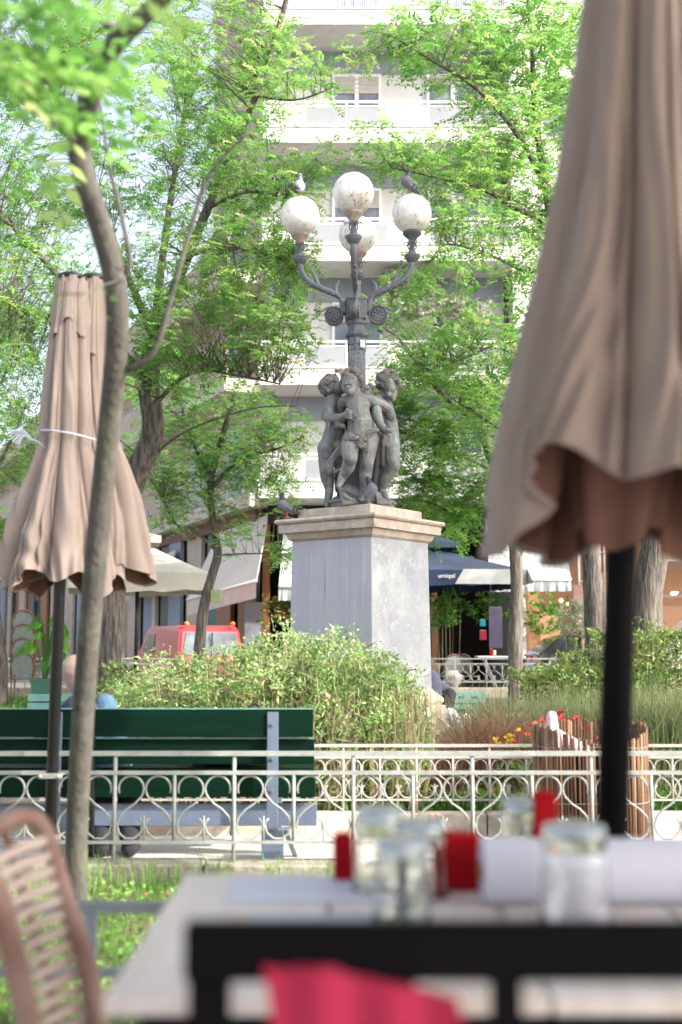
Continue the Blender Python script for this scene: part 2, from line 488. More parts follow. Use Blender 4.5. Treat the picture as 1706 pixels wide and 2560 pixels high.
M['reed'] = mat('reed', (0.18, 0.09, 0.045), (0.06, 0.028, 0.018), 9, 0.75, 0.3, 60, stretch=(14, 14, 0.5), lo=0.4, hi=0.6)
M['reed_end'] = mat('reed_cut_end', (0.62, 0.45, 0.28), (0.5, 0.34, 0.2), 9, 0.75)
M['bag_pink'] = mat('pale_pink_plastic', (0.72, 0.58, 0.62), (0.62, 0.42, 0.48), 8, 0.4, 0.2, 40)
M['wood_pale'] = mat('pale_table_board', (0.76, 0.72, 0.72), (0.66, 0.60, 0.58), 4, 0.45, 0.1, 60, stretch=(6, 0.6, 1),
                     extra=[((0.62, 0.50, 0.42), 3, 0.58, 0.72, (1, 1, 1))])
M['cane'] = mat('pale_cane', (0.62, 0.52, 0.48), (0.50, 0.38, 0.34), 9, 0.5, 0.1, 60)
M['rattan'] = mat('rattan', (0.36, 0.24, 0.20), (0.24, 0.13, 0.10), 9, 0.6, 0.1, 60)
M['rattan_dark'] = mat('dark_rattan', (0.22, 0.11, 0.075), (0.15, 0.07, 0.05), 9, 0.6)
M['paper'] = mat('white_paper', (0.60, 0.62, 0.75), (0.55, 0.57, 0.70), 3, 0.6)
M['paper_blue'] = mat('pale_blue_paper', (0.58, 0.66, 0.74), (0.52, 0.6, 0.68), 3, 0.7)
M['red_box'] = mat('red_box', (0.36, 0.0, 0.006), (0.30, 0.0, 0.005), 3, 0.6, spec=0.15)
M['red_cloth'] = mat('raspberry_cloth', (0.40, 0.028, 0.075), (0.33, 0.018, 0.05), 6, 0.85, spec=0.2)
M['glass'] = glassmat('clear_glass', (0.96, 0.98, 0.98))
M['wicker_tex'] = mat('woven_cane', (0.30, 0.34, 0.33), (0.12, 0.14, 0.14), 60, 0.7)
M['green_pot'] = mat('green_pot', (0.02, 0.085, 0.06), (0.015, 0.06, 0.045), 4, 0.5)
M['leaf_banana'] = leafmat('banana_leaf', [(0.05, 0.17, 0.03), (0.10, 0.27, 0.04), (0.22, 0.40, 0.05)], 0.5)
M['pigeon'] = mat('pigeon_grey', (0.16, 0.165, 0.20), (0.11, 0.115, 0.145), 30, 0.7)
M['pigeon_dark'] = mat('pigeon_slate', (0.035, 0.035, 0.065), (0.025, 0.03, 0.05), 20, 0.5)
M['pigeon_white'] = mat('pigeon_pale', (0.55, 0.55, 0.58), (0.42, 0.42, 0.46), 20, 0.7)
M['pink_leg'] = mat('pink_leg', (0.45, 0.12, 0.12), (0.4, 0.1, 0.1), 9, 0.6)
M['orange_lens'] = mat('orange_lens', (0.8, 0.20, 0.03), (0.7, 0.16, 0.02), 3, 0.3)
M['sign_green'] = mat('green_sign', (0.04, 0.16, 0.11), (0.035, 0.13, 0.09), 3, 0.5)
M['sign_white'] = mat('white_lettering', (0.75, 0.76, 0.76), (0.7, 0.7, 0.7), 3, 0.5)
M['purple'] = mat('lilac_poster', (0.12, 0.10, 0.18), (0.09, 0.08, 0.15), 5, 0.7)
M['warm_lit'] = emis('lit_shop_interior', (0.17, 0.085, 0.045), 0.15)
M['tube_light'] = emis('tube_light', (1, 0.93, 0.82), 6)
M['bulb'] = emis('warm_bulb', (1, 0.45, 0.12), 4)
# ---------------------------------------------------------------- ground
def sheet(name, x0, x1, y0, y1, z, m, nx=1, ny=1, amp=0):
    vs = []; fs = []
    for j in range(ny + 1):
        for i in range(nx + 1):
            x = x0 + (x1 - x0) * i / nx; y = y0 + (y1 - y0) * j / ny
            dz = amp * mnoise.noise(Vector((x * 1.7, y * 1.7, 0))) if amp else 0
            vs.append((x, y, z + dz))
    for j in range(ny):
        for i in range(nx):
            a = j * (nx + 1) + i
            fs.append((a, a + 1, a + nx + 2, a + nx + 1))
    o = MB().add(vs, fs).build(name, m, smooth=True)
    tag(o, kind='structure')
    return o

sheet('ground', -250, 250, -120, 330, -0.16, M['far_ground'])
sheet('cafe_paving', -12, 12, -8, 2.95, 0.0, M['path'])
sheet('lawn', -12, 12, 2.955, 6.17, -0.09, M['soil'], 60, 24, 0.02)
sheet('path', -14, 14, 6.38, 7.48, -0.06, M['path'])
sheet('flower_bed', -14, 14, 7.62, 15.6, 0.03, M['bed_soil'], 40, 24, 0.03)
sheet('park_path', -20, 20, 15.65, 19.3, -0.02, M['path'])
sheet('far_lawn', -20, -0.6, 19.3, 23.2, 0.05, M['soil'], 20, 8, 0.02)
sheet('far_bed', -0.55, 20, 19.3, 23.2, 0.05, M['bed_soil'], 20, 8, 0.02)
sheet('road', -60, 60, 24.2, 28.0, -0.14, M['asphalt'])
sheet('pavement', -60, 60, 28.0, 60, -0.02, M['far_ground'])

def kerb(name, x0, x1, y0, y1, z0, z1, m, label, step=0.9):
    t = empty(name, (0, (y0 + y1) / 2, z0), label, 'kerb')
    x = x0; k = 0
    mb = MB()
    while x < x1:
        w = step * random.uniform(0.9, 1.1)
        dz = random.uniform(-0.004, 0.004)
        mb.box2((x + 0.004, y0, z0), (x + w - 0.004, y1, z1 + dz))
        x += w
    mb.build('kerb_stone', m, t, bevel=0.008)
    return t
kerb('kerb', -12, 12, 6.17, 6.38, -0.16, 0.005, M['kerb'], 'low mossy stone kerb under the near white railing', 1.3)
kerb('marble_kerb', -12, 12, 7.48, 7.62, -0.16, 0.077, M['marble_kerb'], 'pale marble kerb round the flower bed under the small railing', 0.8)
kerb('far_kerb', -20, 20, 23.2, 23.42, -0.16, 0.25, M['kerb'], 'grey stone ledge carrying the far railing by the street', 1.5)

# ---------------------------------------------------------------- railings
ZU = 0.0012
def scroll_pts(mirror, ox):
    pts = []
    for a in range(200, -25, -20):
        pts.append((73 + 57 * math.cos(R(a)), 72 - 57 * math.sin(R(a))))
    pts += [(118, 108), (92, 136), (52, 163), (22, 195), (12, 230), (22, 266), (50, 290), (88, 290), (118, 266), (129, 236), (124, 214), (112, 202)]
    if mirror: pts = [(268 - x, y) for x, y in pts]
    return [(x + ox, y) for x, y in pts]

def railing(name, label, x0, x1, Y, zb, s, m, group=None, lo=False):
    """white park railing: posts, three rails and wrought scrolls"""
    t = empty(name, (0, Y, zb), label, 'railing', group)
    u = ZU * s
    hb, hm, ht = 90 * u, 395 * u, 480 * u
    n = 6 if lo else 8
    MB().bar((x0, Y, zb + ht), (x1, Y, zb + ht), 0.034 * s, 0.024 * s).build('top_rail', m, t)
    MB().bar((x0, Y, zb + hm), (x1, Y, zb + hm), 0.022 * s, 0.020 * s).build('middle_rail', m, t)
    MB().bar((x0, Y, zb + hb), (x1, Y, zb + hb), 0.022 * s, 0.016 * s).build('bottom_rail', m, t)
    per = 268 * u
    k = 0; x = x0 + 0.02
    while x < x1 - per * 0.5:
        if k % 2 == 0:
            MB().tube([(x, Y, zb - 0.02), (x, Y, zb + ht)], 0.011 * s, n).build('post', m, t, smooth=True)
        else:
            MB().tube([(x, Y, zb + hb), (x, Y, zb + hm)], 0.010 * s, n).build('post', m, t, smooth=True)
        if x + per < x1:
            mb = MB()
            for mir in (0, 1):
                P = [(x + px * u, Y + 0.004 * s, zb + hm - py * u) for px, py in scroll_pts(mir, 0)]
                mb.tube(P, 0.0062 * s, 4 if lo else 6)
            cx = x + 134 * u
            mb.tube([(cx, Y, zb + hb), (cx, Y, zb + hb + 115 * u)], 0.005 * s, 4)
            mb.build('scroll', m, t, smooth=True)
        x += per; k += 1
    return t
g0 = at(583, 2140, 6.25).x
railing('railing', 'near white wrought railing with ring scrolls in front of the green bench', g0 - 0.02 - 0.3216 * 8, g0 + 3.6, 6.27, 0.0, 1.0, M['white_paint'])
railing('railing', 'smaller cream railing round the flower bed, behind the bench', at(851, 1900, 7.55).x - 0.238 * 12, 3.2, 7.55, 0.077, 0.74, M['white_paint2'])
railing('railing', 'far white railing by the street on the right of the pedestal', 1.0, 7.6, 23.3, 0.25, 1.0, M['white_paint'], lo=True)
railing('railing', 'far white railing by the street on the left in front of the red van', -9.0, -1.9, 23.3, 0.25, 1.0, M['white_paint'], lo=True)
# cafe railing, plain grey tube
t = empty('cafe_railing', (0, 3.0, 0), 'plain grey tube railing behind the cafe table by the lawn', 'railing')
for z in (0.505, 0.345, 0.10):
    MB().bar((-2.6, 3.0, z), (1.4, 3.0, z), 0.03, 0.026 if z > 0.4 else 0.02).build('rail', M['rail_grey'], t)
for x in (-2.5, -1.57, -0.636, 0.3, 1.23):
    MB().bar((x, 3.0, -0.02), (x, 3.0, 0.50), 0.028, 0.028, up=(0, 1, 0)).build('post', M['rail_grey'], t)

# ---------------------------------------------------------------- buildings
YW, YB = 29.3, 28.0     # wall plane, balcony front
def zz(y, Y): return at(853, y, Y).z
def xx(x, y, Y): return at(x, y, Y).x

bld = empty('apartment_building', (2.0, 33, 0), 'white corner apartment block with stacked balconies behind the lamp', 'building')
XL, XR = xx(672, 900, YW), xx(1262, 900, YW)
z_s = [zz(1248, YB), zz(965, YB), zz(656, YB), zz(361, YB), zz(66, YB)]
top = z_s[-1] + 6.5
# walls in two tones, above the ground floor
mb = MB()
mb.box2((XL, YW, z_s[0]), (XR, 44, top))
mb.build('wall', M['render_white'], bld)
for i in range(5):
    zf = z_s[i] + 0.45
    znx = (z_s[i + 1] if i < 4 else z_s[i] + 3.05)
    # slab, soffit and fascia
    s = MB(); s.box2((XL - 0.12, YB, z_s[i]), (XR + 0.1, YW - 0.002, z_s[i] + 0.16))
    o = s.build('balcony', M['render_white'], bld, bevel=0.012)
    f = MB(); f.box2((XL - 0.14, YB - 0.07, z_s[i] + 0.02), (XR + 0.12, YB - 0.002, z_s[i] + 0.44)); f.build('fascia', M['render_white'], o)
    f.__init__(); f.box2((XL - 0.19, YB - 0.1, z_s[i] + 0.442), (XR + 0.16, YB + 0.04, z_s[i] + 0.48)); f.build('coping', M['frame_white'], o)
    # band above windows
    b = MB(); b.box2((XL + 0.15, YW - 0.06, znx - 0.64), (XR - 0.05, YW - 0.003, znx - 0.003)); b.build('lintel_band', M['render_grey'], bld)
    v = MB(); v.box2((xx(880, 400, YW), YW - 0.085, znx - 0.42), (xx(880, 400, YW) + 0.24, YW - 0.062, znx - 0.30)); v.build('vent', M['render_beige'], bld)
    # windows
    for (xa, xb) in ((831, 954), (1068, 1200)):
        a, c = xx(xa, 400, YW), xx(xb, 400, YW)
        zt = znx - 0.66; zbm = z_s[i] + 0.30
        w = MB(); fw = 0.07
        w.box2((a, YW - 0.07, zbm), (a + fw, YW - 0.003, zt)); w.box2((c - fw, YW - 0.07, zbm), (c, YW - 0.003, zt))
        w.box2((a + fw, YW - 0.07, zt - fw), (c - fw, YW - 0.003, zt)); w.box2(((a + c) / 2 - 0.05, YW - 0.068, zbm), ((a + c) / 2 + 0.05, YW - 0.003, zt - fw))
        wo = w.build('window', M['frame_white'], bld)
        p = MB(); p.box2((a + fw, YW - 0.03, zbm), (c - fw, YW - 0.006, zt - fw)); p.build('pane', M['pane'], wo)
        sh = MB(); hh = 0.5 if xa < 900 else 0.28
        zt2 = zt - fw
        n = int(hh / 0.06)
        for q in range(n):
            sh.box2((a + fw + 0.003, YW - 0.062 - 0.006 * (q % 2), zt2 - (q + 1) * 0.06), (c - fw - 0.003, YW - 0.032, zt2 - q * 0.06 - 0.004))
        sh.build('shutter', M['shutter'], wo)
    # parapet: rails, frosted panels
    rl = MB(); zr = z_s[i] + 1.13
    rl.bar((XL - 0.1, YB - 0.03, zr), (XR + 0.1, YB - 0.03, zr), 0.05, 0.05)
    rl.bar((XL - 0.1, YB - 0.03, zr - 0.12), (XR + 0.1, YB - 0.03, zr - 0.12), 0.03, 0.03)
    npst = 7
    for q in range(npst):
        X = XL - 0.08 + (XR - XL + 0.16) * q / (npst - 1)
        rl.bar((X, YB - 0.03, zf + 0.02), (X, YB - 0.03, zr), 0.04, 0.04, up=(0, 1, 0))
    if i == 4:
        for q in range(110):
            X = XL - 0.08 + (XR - XL + 0.16) * q / 109
            rl.bar((X, YB - 0.03, zf + 0.02), (X, YB - 0.03, zr), 0.014, 0.014, up=(0, 1, 0))
    ro = rl.build('railing', M['frame_white'], o)
    if i < 4:
        for q in range(npst - 1):
            X0 = XL - 0.08 + (XR - XL + 0.16) * q / (npst - 1) + 0.04; X1 = XL - 0.08 + (XR - XL + 0.16) * (q + 1) / (npst - 1) - 0.04
            p = MB(); p.box2((X0, YB - 0.045, zf + 0.05), (X1, YB - 0.02, zr - 0.16))
            p.build('panel', M['frosted'] if q not in (0, 3) else M['render_white'], o)
    # side cheek of the recess, on the left
# ground floor
gf = z_s[0] - 0.003
mb = MB()
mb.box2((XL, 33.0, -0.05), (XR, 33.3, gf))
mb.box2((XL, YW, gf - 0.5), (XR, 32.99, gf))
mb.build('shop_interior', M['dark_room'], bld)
for px, m, w in ((1085, 'orange_wood', 0.16), (665, 'orange_wood', 0.18), (1335, 'orange_wood', 0.3), (980, 'render_beige', 0.4)):
    X = xx(px, 1500, YW)
    p = MB(); p.box2((X - w / 2, YW - 0.02, -0.05), (X + w / 2, YW + 0.2, gf - 0.503)); p.build('shop_post', M[m], bld)
p = MB(); p.box2((xx(1317, 1580, 31.5), 31.4, 0.2), (xx(1400, 1580, 31.5), 31.5, 2.05)); p.build('wall_panel', M['ochre'], bld)
p = MB(); p.box2((xx(1440, 1580, 31.5), 31.4, 0.2), (xx(1600, 1580, 31.5), 31.5, 2.15)); p.build('wall_panel', M['brown_wall'], bld)
p = MB(); p.box2((xx(705, 1580, 31), 30.9, 0.0), (xx(738, 1580, 31), 31.0, 2.6)); p.build('shop_door', M['render_grey'], bld)
p = MB(); p.box2((xx(612, 1580, 30), 30.0, 0.0), (xx(655, 1580, 30), 30.05, 2.2)); p.build('shop_door', M['render_grey'], bld)
# awnings of the front
def awning(parent, a, b, c, d, val, m, stripes=None, name='awning', thick=0.02):
    """a,b top left/right; c,d bottom right/left; val valance drop"""
    a, b, c, d = [Vector(p) for p in (a, b, c, d)]
    mb = MB(); n = 26
    nrm = (b - a).cross(d - a).normalized() * thick
    for k in range(n):
        t0, t1 = k / n, (k + 1) / n
        mb.cur = (k % 2) if stripes else 0
        q = [a.lerp(b, t0), a.lerp(b, t1), d.lerp(c, t1), d.lerp(c, t0)]
        mb.extr(q, nrm)
    o = mb.build(name, [m, stripes or m], parent)
    v = MB()
    for k in range(n):
        t0, t1 = k / n, (k + 1) / n
        w0 = 0.03 * math.sin(k * 1.9); w1 = 0.03 * math.sin((k + 1) * 1.9)
        p0 = d.lerp(c, t0); p1 = d.lerp(c, t1)
        v.cur = (k % 2) if stripes else 0
        v.extr([p0, p1, p1 + Vector((0, w1, -val)), p0 + Vector((0, w0, -val))], (0, -0.008, 0))
    v.build('valance', [m, stripes or m], o)
    MB().tube([d + Vector((0, -.02, 0)), c + Vector((0, -.02, 0))], 0.035, 8).build('front_bar', M['frame_white'], o, smooth=True)
    return o
pale = mat('pale_awning_stripe', (0.58, 0.60, 0.60), (0.52, 0.54, 0.55), 3, 0.9)
pale2 = mat('grey_awning_stripe', (0.47, 0.50, 0.51), (0.42, 0.45, 0.46), 3, 0.9)
awning(bld, at(1215, 1300, YW - .05), at(1405, 1300, YW - .05), at(1428, 1448, 27.0), at(1225, 1450, 27.0), 0.28, pale, pale2)
awning(bld, at(712, 1300, YW - .05), at(820, 1300, YW - .05), at(835, 1468, 27.2), at(697, 1468, 27.2), 0.32, pale, pale2)
# string lights and bulb inside
mb = MB(); mb.sphere(at(1403, 1501, 30), 0.05); mb.sphere(at(1420, 1510, 30.5), 0.035); mb.sphere(at(1416, 1535, 30.5), 0.03)
mb.build('bulb', M['bulb'], bld, smooth=True)

# right pier and the next white building
b2 = empty('white_building', (8, 32, 0), 'plain sunlit white building to the right of the balconies', 'building')
xa, xb = XR + 0.14, xx(1300, 700, 28.6)
MB().box2((xa, 28.6, -0.1), (xb, 40, top + 1)).build('pier', M['render_white'], b2)
MB().box2((xb + 0.003, 30.2, 4.2), (xb + 9, 44, top + 3)).build('wall', M['render_white'], b2)
MB().box2((xb + 0.003, 31.6, -0.1), (xb + 9, 31.9, 4.19)).build('shop_wall', M['warm_lit'], b2)  # wall glows by itself, standing in for the shop's lamps
for z in (6.0, 9.0, 12.0, 15.0):
    for k in range(3):
        X = xb + 0.9 + k * 2.4
        w = MB(); w.box2((X, 30.1, z), (X + 1.3, 30.197, z + 1.4)); wo = w.build('window', M['frame_white'], b2)
        w = MB(); w.box2((X + .08, 30.08, z + .08), (X + 1.22, 30.098, z + 1.32)); w.build('pane', M['pane'], wo)
# lit shop on the right with its sign
MB().box2((xx(1500, 1500, 29.5), 29.45, 2.45), (xx(1760, 1500, 29.5), 29.55, 2.95)).build('shop_beam', M['orange_wood'], b2)
MB().box2((xx(1500, 1500, 29.5), 29.42, 2.30), (xx(1760, 1500, 29.5), 29.5, 2.38)).build('shop_beam', M['brown_wall'], b2)
tl = MB(); tl.caps(at(1683, 1486, 30), at(1702, 1466, 30), 0.06, 0.06); tl.build('tube_light', M['tube_light'], b2, smooth=True)
sg = MB(); sg.box2((xx(1660, 1370, 29), 28.95, zz(1398, 29)), (xx(1850, 1370, 29), 29.05, zz(1343, 29)))
sgo = sg.build('shop_sign', M['sign_green'], b2)
fr = MB()
x0s, x1s = xx(1658, 1370, 28.93), xx(1850, 1370, 28.93); za, zb_ = zz(1398, 28.93), zz(1343, 28.93)
fr.box2((x0s, 28.9, za - .03), (x1s, 28.945, za)); fr.box2((x0s, 28.9, zb_), (x1s, 28.945, zb_ + .03)); fr.box2((x0s, 28.9, za), (x0s + .03, 28.945, zb_))
fr.build('sign_frame', M['sign_white'], sgo)
def text(name, s, size, loc, m, parent=None, rot=(R(90), 0, 0), ext=0.004, align='LEFT'):
    cu = bpy.data.curves.new(name, 'FONT'); cu.body = s; cu.size = size; cu.extrude = ext; cu.align_x = align
    o = bpy.data.objects.new(name, cu); COL.objects.link(o)
    dg = bpy.context.evaluated_depsgraph_get()
    me = bpy.data.meshes.new_from_object(o.evaluated_get(dg))
    bpy.data.objects.remove(o)
    me.materials.clear()
    from mathutils import Euler
    me.transform(Matrix.Translation(Vector(loc)) @ Euler(rot).to_matrix().to_4x4())
    return link(name, me, m, parent)
text('lettering', 'T', 0.40, at(1683, 1374, 28.92), M['sign_white'], sgo)
text('lettering', 'LIBAN', 0.24, at(1670, 1394, 28.92), M['sign_white'], sgo)

# side street facade, receding to the left
D = Vector((-0.431, 0.902, 0)).normalized(); N = Vector((-D.y, D.x, 0))
if N.y > 0: N = -N
side = empty('street_building', (-5, 36, 0), 'beige facade receding down the side street on the left', 'building')
P0 = Vector((XL - 0.02, YW + 0.02, 0))
def sp(s, z, o=0): return P0 + D * s + N * o + Vector((0, 0, z))
Ls = 48
mb = MB(); mb.extr([sp(0, gf), sp(Ls, gf), sp(Ls, 12.2), sp(0, 12.2)], -N * 8); mb.build('wall', M['render_beige'], side)
mb = MB(); mb.extr([sp(0, 12.203), sp(4.6, 12.203), sp(4.6, 24.0), sp(0, 24.0)], -N * 8); mb.build('upper_wall', M['render_beige'], side)
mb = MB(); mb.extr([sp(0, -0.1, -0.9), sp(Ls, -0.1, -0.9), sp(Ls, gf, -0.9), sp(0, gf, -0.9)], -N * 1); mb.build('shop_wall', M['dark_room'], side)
for z in (gf, gf + 3.0, gf + 6.0):
    mb = MB(); mb.extr([sp(0.3, z, 0.003), sp(Ls, z, 0.003), sp(Ls, z + 0.35, 0.003), sp(0.3, z + 0.35, 0.003)], N * (1.1 if z > gf else 0.35))
    co = mb.build('balcony', M['render_tan'], side)
    if z > gf:
        mb = MB(); mb.extr([sp(0.3, z + .353, 1.0), sp(Ls, z + .353, 1.0), sp(Ls, z + 1.15, 1.0), sp(0.3, z + 1.15, 1.0)], N * 0.06)
        mb.build('parapet', M['render_beige'], co)
    for k in range(8):
        s0 = 1.6 + k * 3.4
        mb = MB(); mb.extr([sp(s0, z + .4, 0.004), sp(s0 + 1.3, z + .4, 0.004), sp(s0 + 1.3, z + 2.4, 0.004), sp(s0, z + 2.4, 0.004)], N * 0.05)
        wo = mb.build('window', M['frame_white'], side)
        mb = MB(); mb.extr([sp(s0 + .1, z + .5, 0.056), sp(s0 + 1.2, z + .5, 0.056), sp(s0 + 1.2, z + 2.3, 0.056), sp(s0 + .1, z + 2.3, 0.056)], N * 0.01)
        mb.build('pane', M['pane_dark'], wo)
# shop fronts on the side street
tones = ['render_grey', 'render_beige', 'orange_wood', 'pane_dark', 'render_grey', 'frame_dark', 'render_beige', 'teal', 'orange_wood', 'pane_dark', 'render_beige', 'brown_wall', 'brown_wall', 'pane_dark', 'render_beige', 'render_tan']
s0 = 0.8; k = 0
while s0 < 44:
    w = [0.35, 1.3, 0.25, 1.2, 1.1, 0.2][k % 6] * (1 + s0 * 0.012)
    mb = MB(); mb.extr([sp(s0, -0.05, -0.02 - 0.1 * (k % 3)), sp(s0 + w * .94, -0.05, -0.02 - 0.1 * (k % 3)), sp(s0 + w * .94, gf - 0.35, -0.02 - 0.1 * (k % 3)), sp(s0, gf - .35, -0.02 - 0.1 * (k % 3))], -N * 0.12)
    mb.build('shop_front', M[tones[(k * 5 + 3) % len(tones)]], side)
    s0 += w; k += 1
mb = MB(); mb.extr([sp(0.8, gf - .348, 0.003), sp(Ls, gf - .348, 0.003), sp(Ls, gf - .003, 0.003), sp(0.8, gf - .003, 0.003)], -N * 0.2); mb.build('shop_fascia', M['brown_wall'], side)
awning(side, at(545, 1335, 31.9), at(672, 1285, 29.6), at(641, 1452, 27.6), at(468, 1500, 30.6), 0.42, M['awning'])
awning(side, at(330, 1420, 41), at(440, 1375, 36), at(425, 1440, 35), at(300, 1470, 40), 0.3, M['render_tan'])
# far end of the street, left
fb = empty('pale_building', (-22, 75, 0), 'distant pale building closing the side street at the left', 'building')
MB().box2((-40, 72, -0.1), (-21, 84, 13.5)).build('wall', M['render_tan'], fb)
for k in range(6):
    for j in range(3):
        wo = MB().box2((-39 + k * 3, 71.9, 2 + j * 3.6), (-37.8 + k * 3, 71.99, 4 + j * 3.6)).build('window', M['pane_dark'], fb)

# unseen awning added above and behind the viewer to shade the tables
cw = empty('shade_awning', (1.5, -1.2, 3.5), 'added wide taupe awning, unseen above and behind the viewer, shading the tables', 'awning')
MB().box2((-3.6, -4.5, 3.50), (6.5, 1.60, 3.53)).build('roof_cloth', M['canvas'], cw)
for X in (-3.4, 1.4, 6.3):
    MB().box2((X - .05, -4.4, 0), (X + .05, -4.3, 3.49)).build('post', M['black_metal'], cw)
    MB().bar((X, -4.45, 3.46), (X, 1.55, 3.46), .05, .06).build('beam', M['black_metal'], cw)
# ---------------------------------------------------------------- pedestal
PC = Vector((0.19, 11.0, 0))
PROT = R(-90 + 7.7)
ped = empty('pedestal', (PC.x, PC.y, 0), 'tall square grey marble pedestal with beige cornice standing on its corner to the viewer', 'pedestal')
def zc(y, hd):      # height of a feature seen at the front corner at pixel y, half-diagonal hd
    return at(930, y, PC.y - hd * 0.99).z
def sqprof(mb, prof):
    mb.lathe([(r, z) for r, z in prof], (PC.x, PC.y, 0), 4, PROT)
z_sh0, z_sh1 = zc(1741, .70), zc(1341, .665)
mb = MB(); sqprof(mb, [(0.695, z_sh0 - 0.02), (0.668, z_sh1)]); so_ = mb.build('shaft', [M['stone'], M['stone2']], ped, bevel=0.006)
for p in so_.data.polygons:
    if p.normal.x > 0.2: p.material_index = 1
mb = MB(); sqprof(mb, [(0.67, z_sh1 + .001), (0.705, z_sh1 + 0.02), (0.735, zc(1318, .75)), (0.735, zc(1318, .75) + .003), (0.795, zc(1316, .8)), (0.80, zc(1296, .8)), (0.79, zc(1294, .8)), (0.83, zc(1290, .83)), (0.845, zc(1285, .84)), (0.83, zc(1279, .84)), (0.60, zc(1279, .84) + 0.015)])
mb.build('cornice', M['stone_plain'], ped)
zp0, zp1 = zc(1279, .84) + .016, zc(1271, .61) + 0.005
zp1 = zp0 + 0.085
mb = MB(); sqprof(mb, [(0.612, zp0 - .03), (0.606, zp1)]); mb.build('top_block', M['stone_plain'], ped, bevel=0.006)
mb = MB(); sqprof(mb, [(0.699, z_sh0 + 0.035), (0.715, z_sh0 + 0.015), (0.75, z_sh0 - .01), (0.78, z_sh0 - 0.03), (0.81, z_sh0 - .055), (0.81, z_sh0 - 0.085), (0.78, z_sh0 - 0.115), (0.83, z_sh0 - .12), (0.84, z_sh0 - 0.32), (0.90, z_sh0 - 0.33), (0.92, 0.0)])
mb.build('base', M['marble_kerb'], ped)

# ---------------------------------------------------------------- statue of three children
def S(zx, zy, d=0):
    return at(780 + zx * 0.1658, 900 + zy * 0.1658, 10.9 + d)
Z = 0.000636
ZR = Z * 1.17
def caps(mb, *a):
    """a: (x,y,d,r) joints"""
    for p, q in zip(a[:-1], a[1:]):
        mb.caps(S(*p[:3]), S(*q[:3]), p[3] * ZR, q[3] * ZR, 12)
def ball(mb, x, y, d, r, sc=(1, 1, 1)):
    mb.sphere(S(x, y, d), r * Z, 14, 10, sc)
st = empty('cherub_statue', S(730, 2260), 'grey bronze group of three nude putti embracing round the lamp post', 'statue')

def curls(mb, cx, cy, d, R0, n, r0, r1, seed, face=(0, -1, 0), low=0.15):
    face = Vector(face).normalized()
    rr = random.Random(seed)
    for i in range(n):
        a = rr.uniform(0, 2 * math.pi); h = rr.uniform(-low, 1)
        q = math.sqrt(max(0, 1 - h * h))
        p = S(cx, cy, d) + Vector((math.cos(a) * q, math.sin(a) * q, h)) * R0 * Z * rr.uniform(.92, 1.08)
        if Vector((math.cos(a) * q, math.sin(a) * q, h)).dot(face) > .25: continue
        mb.sphere(p, rr.uniform(r0, r1) * Z, 8, 6)
def vine_leaves(name, spots, seed, parent):
    rr = random.Random(seed); mb = MB()
    for x, y, d, s in spots:
        c = S(x, y, d); s *= Z
        n = Vector((rr.uniform(-.6, .6), -1, rr.uniform(-.2, .8))).normalized()
        u, w = perp(n)
        pts = []
        for k in range(10):
            a = 2 * math.pi * k / 10 + rr.uniform(0, 1) * 0.1
            rad = s * (1.0 if k % 2 == 0 else 0.55)
            pts.append(c + u * math.cos(a) * rad + w * math.sin(a) * rad + n * (0.3 * s if k % 2 else 0))
        mb.extr(pts, n * 0.006)
    return mb.build(name, M['hair'], parent)

# front child
f = MB()
caps(f, (690, 640, -.22, 148), (700, 800, -.23, 150), (730, 960, -.24, 170), (745, 1110, -.22, 185))
ball(f, 720, 940, -.27, 165, (1, .9, 1.15)); ball(f, 610, 690, -.245, 95); ball(f, 790, 680, -.245, 95)
caps(f, (500, 620, -.19, 72), (690, 590, -.2, 90), (880, 610, -.18, 82))
caps(f, (670, 560, -.22, 82), (625, 470, -.25, 84))
ball(f, 600, 330, -.25, 150); ball(f, 565, 400, -.29, 122); caps(f, (560, 480, -.37, 46), (590, 470, -.34, 60))
ball(f, 520, 440, -.335, 52); ball(f, 622, 425, -.335, 56)
caps(f, (548, 385, -.395, 12), (543, 420, -.408, 17)); caps(f, (532, 462, -.392, 9), (562, 466, -.392, 9))
caps(f, (500, 362, -.372, 14), (600, 350, -.372, 14))
caps(f, (600, 1200, -.24, 128), (570, 1330, -.33, 118), (580, 1490, -.38, 96)); caps(f, (580, 1490, -.38, 88), (545, 1620, -.33, 88), (455, 1790, -.28, 54), (425, 1860, -.36, 44), (400, 1905, -.42, 30))
ball(f, 470, 1800, -.25, 55)
caps(f, (860, 1190, -.2, 135), (845, 1380, -.24, 112), (830, 1540, -.26, 92), (815, 1680, -.22, 90), (795, 1950, -.22, 57), (785, 2010, -.22, 58), (755, 2085, -.36, 48), (740, 2105, -.42, 32))
ball(f, 828, 1555, -.275, 70); ball(f, 578, 1495, -.405, 72)
caps(f, (890, 610, -.18, 84), (1030, 660, -.14, 76), (1150, 745, -.09, 74), (1185, 860, -.05, 64), (1195, 1000, 0, 48))
caps(f, (470, 640, -.17, 74), (445, 760, -.1, 62), (500, 880, 0.0, 54))
organic('figure', f, M['bronze'], st, 0.0055, 3, 0.45)
h = MB(); curls(h, 605, 300, -.24, 152, 150, 28, 50, 1, (-.45, -.85, -.5), .5); organic('hair', h, M['hair'], st, 0.006, 1)
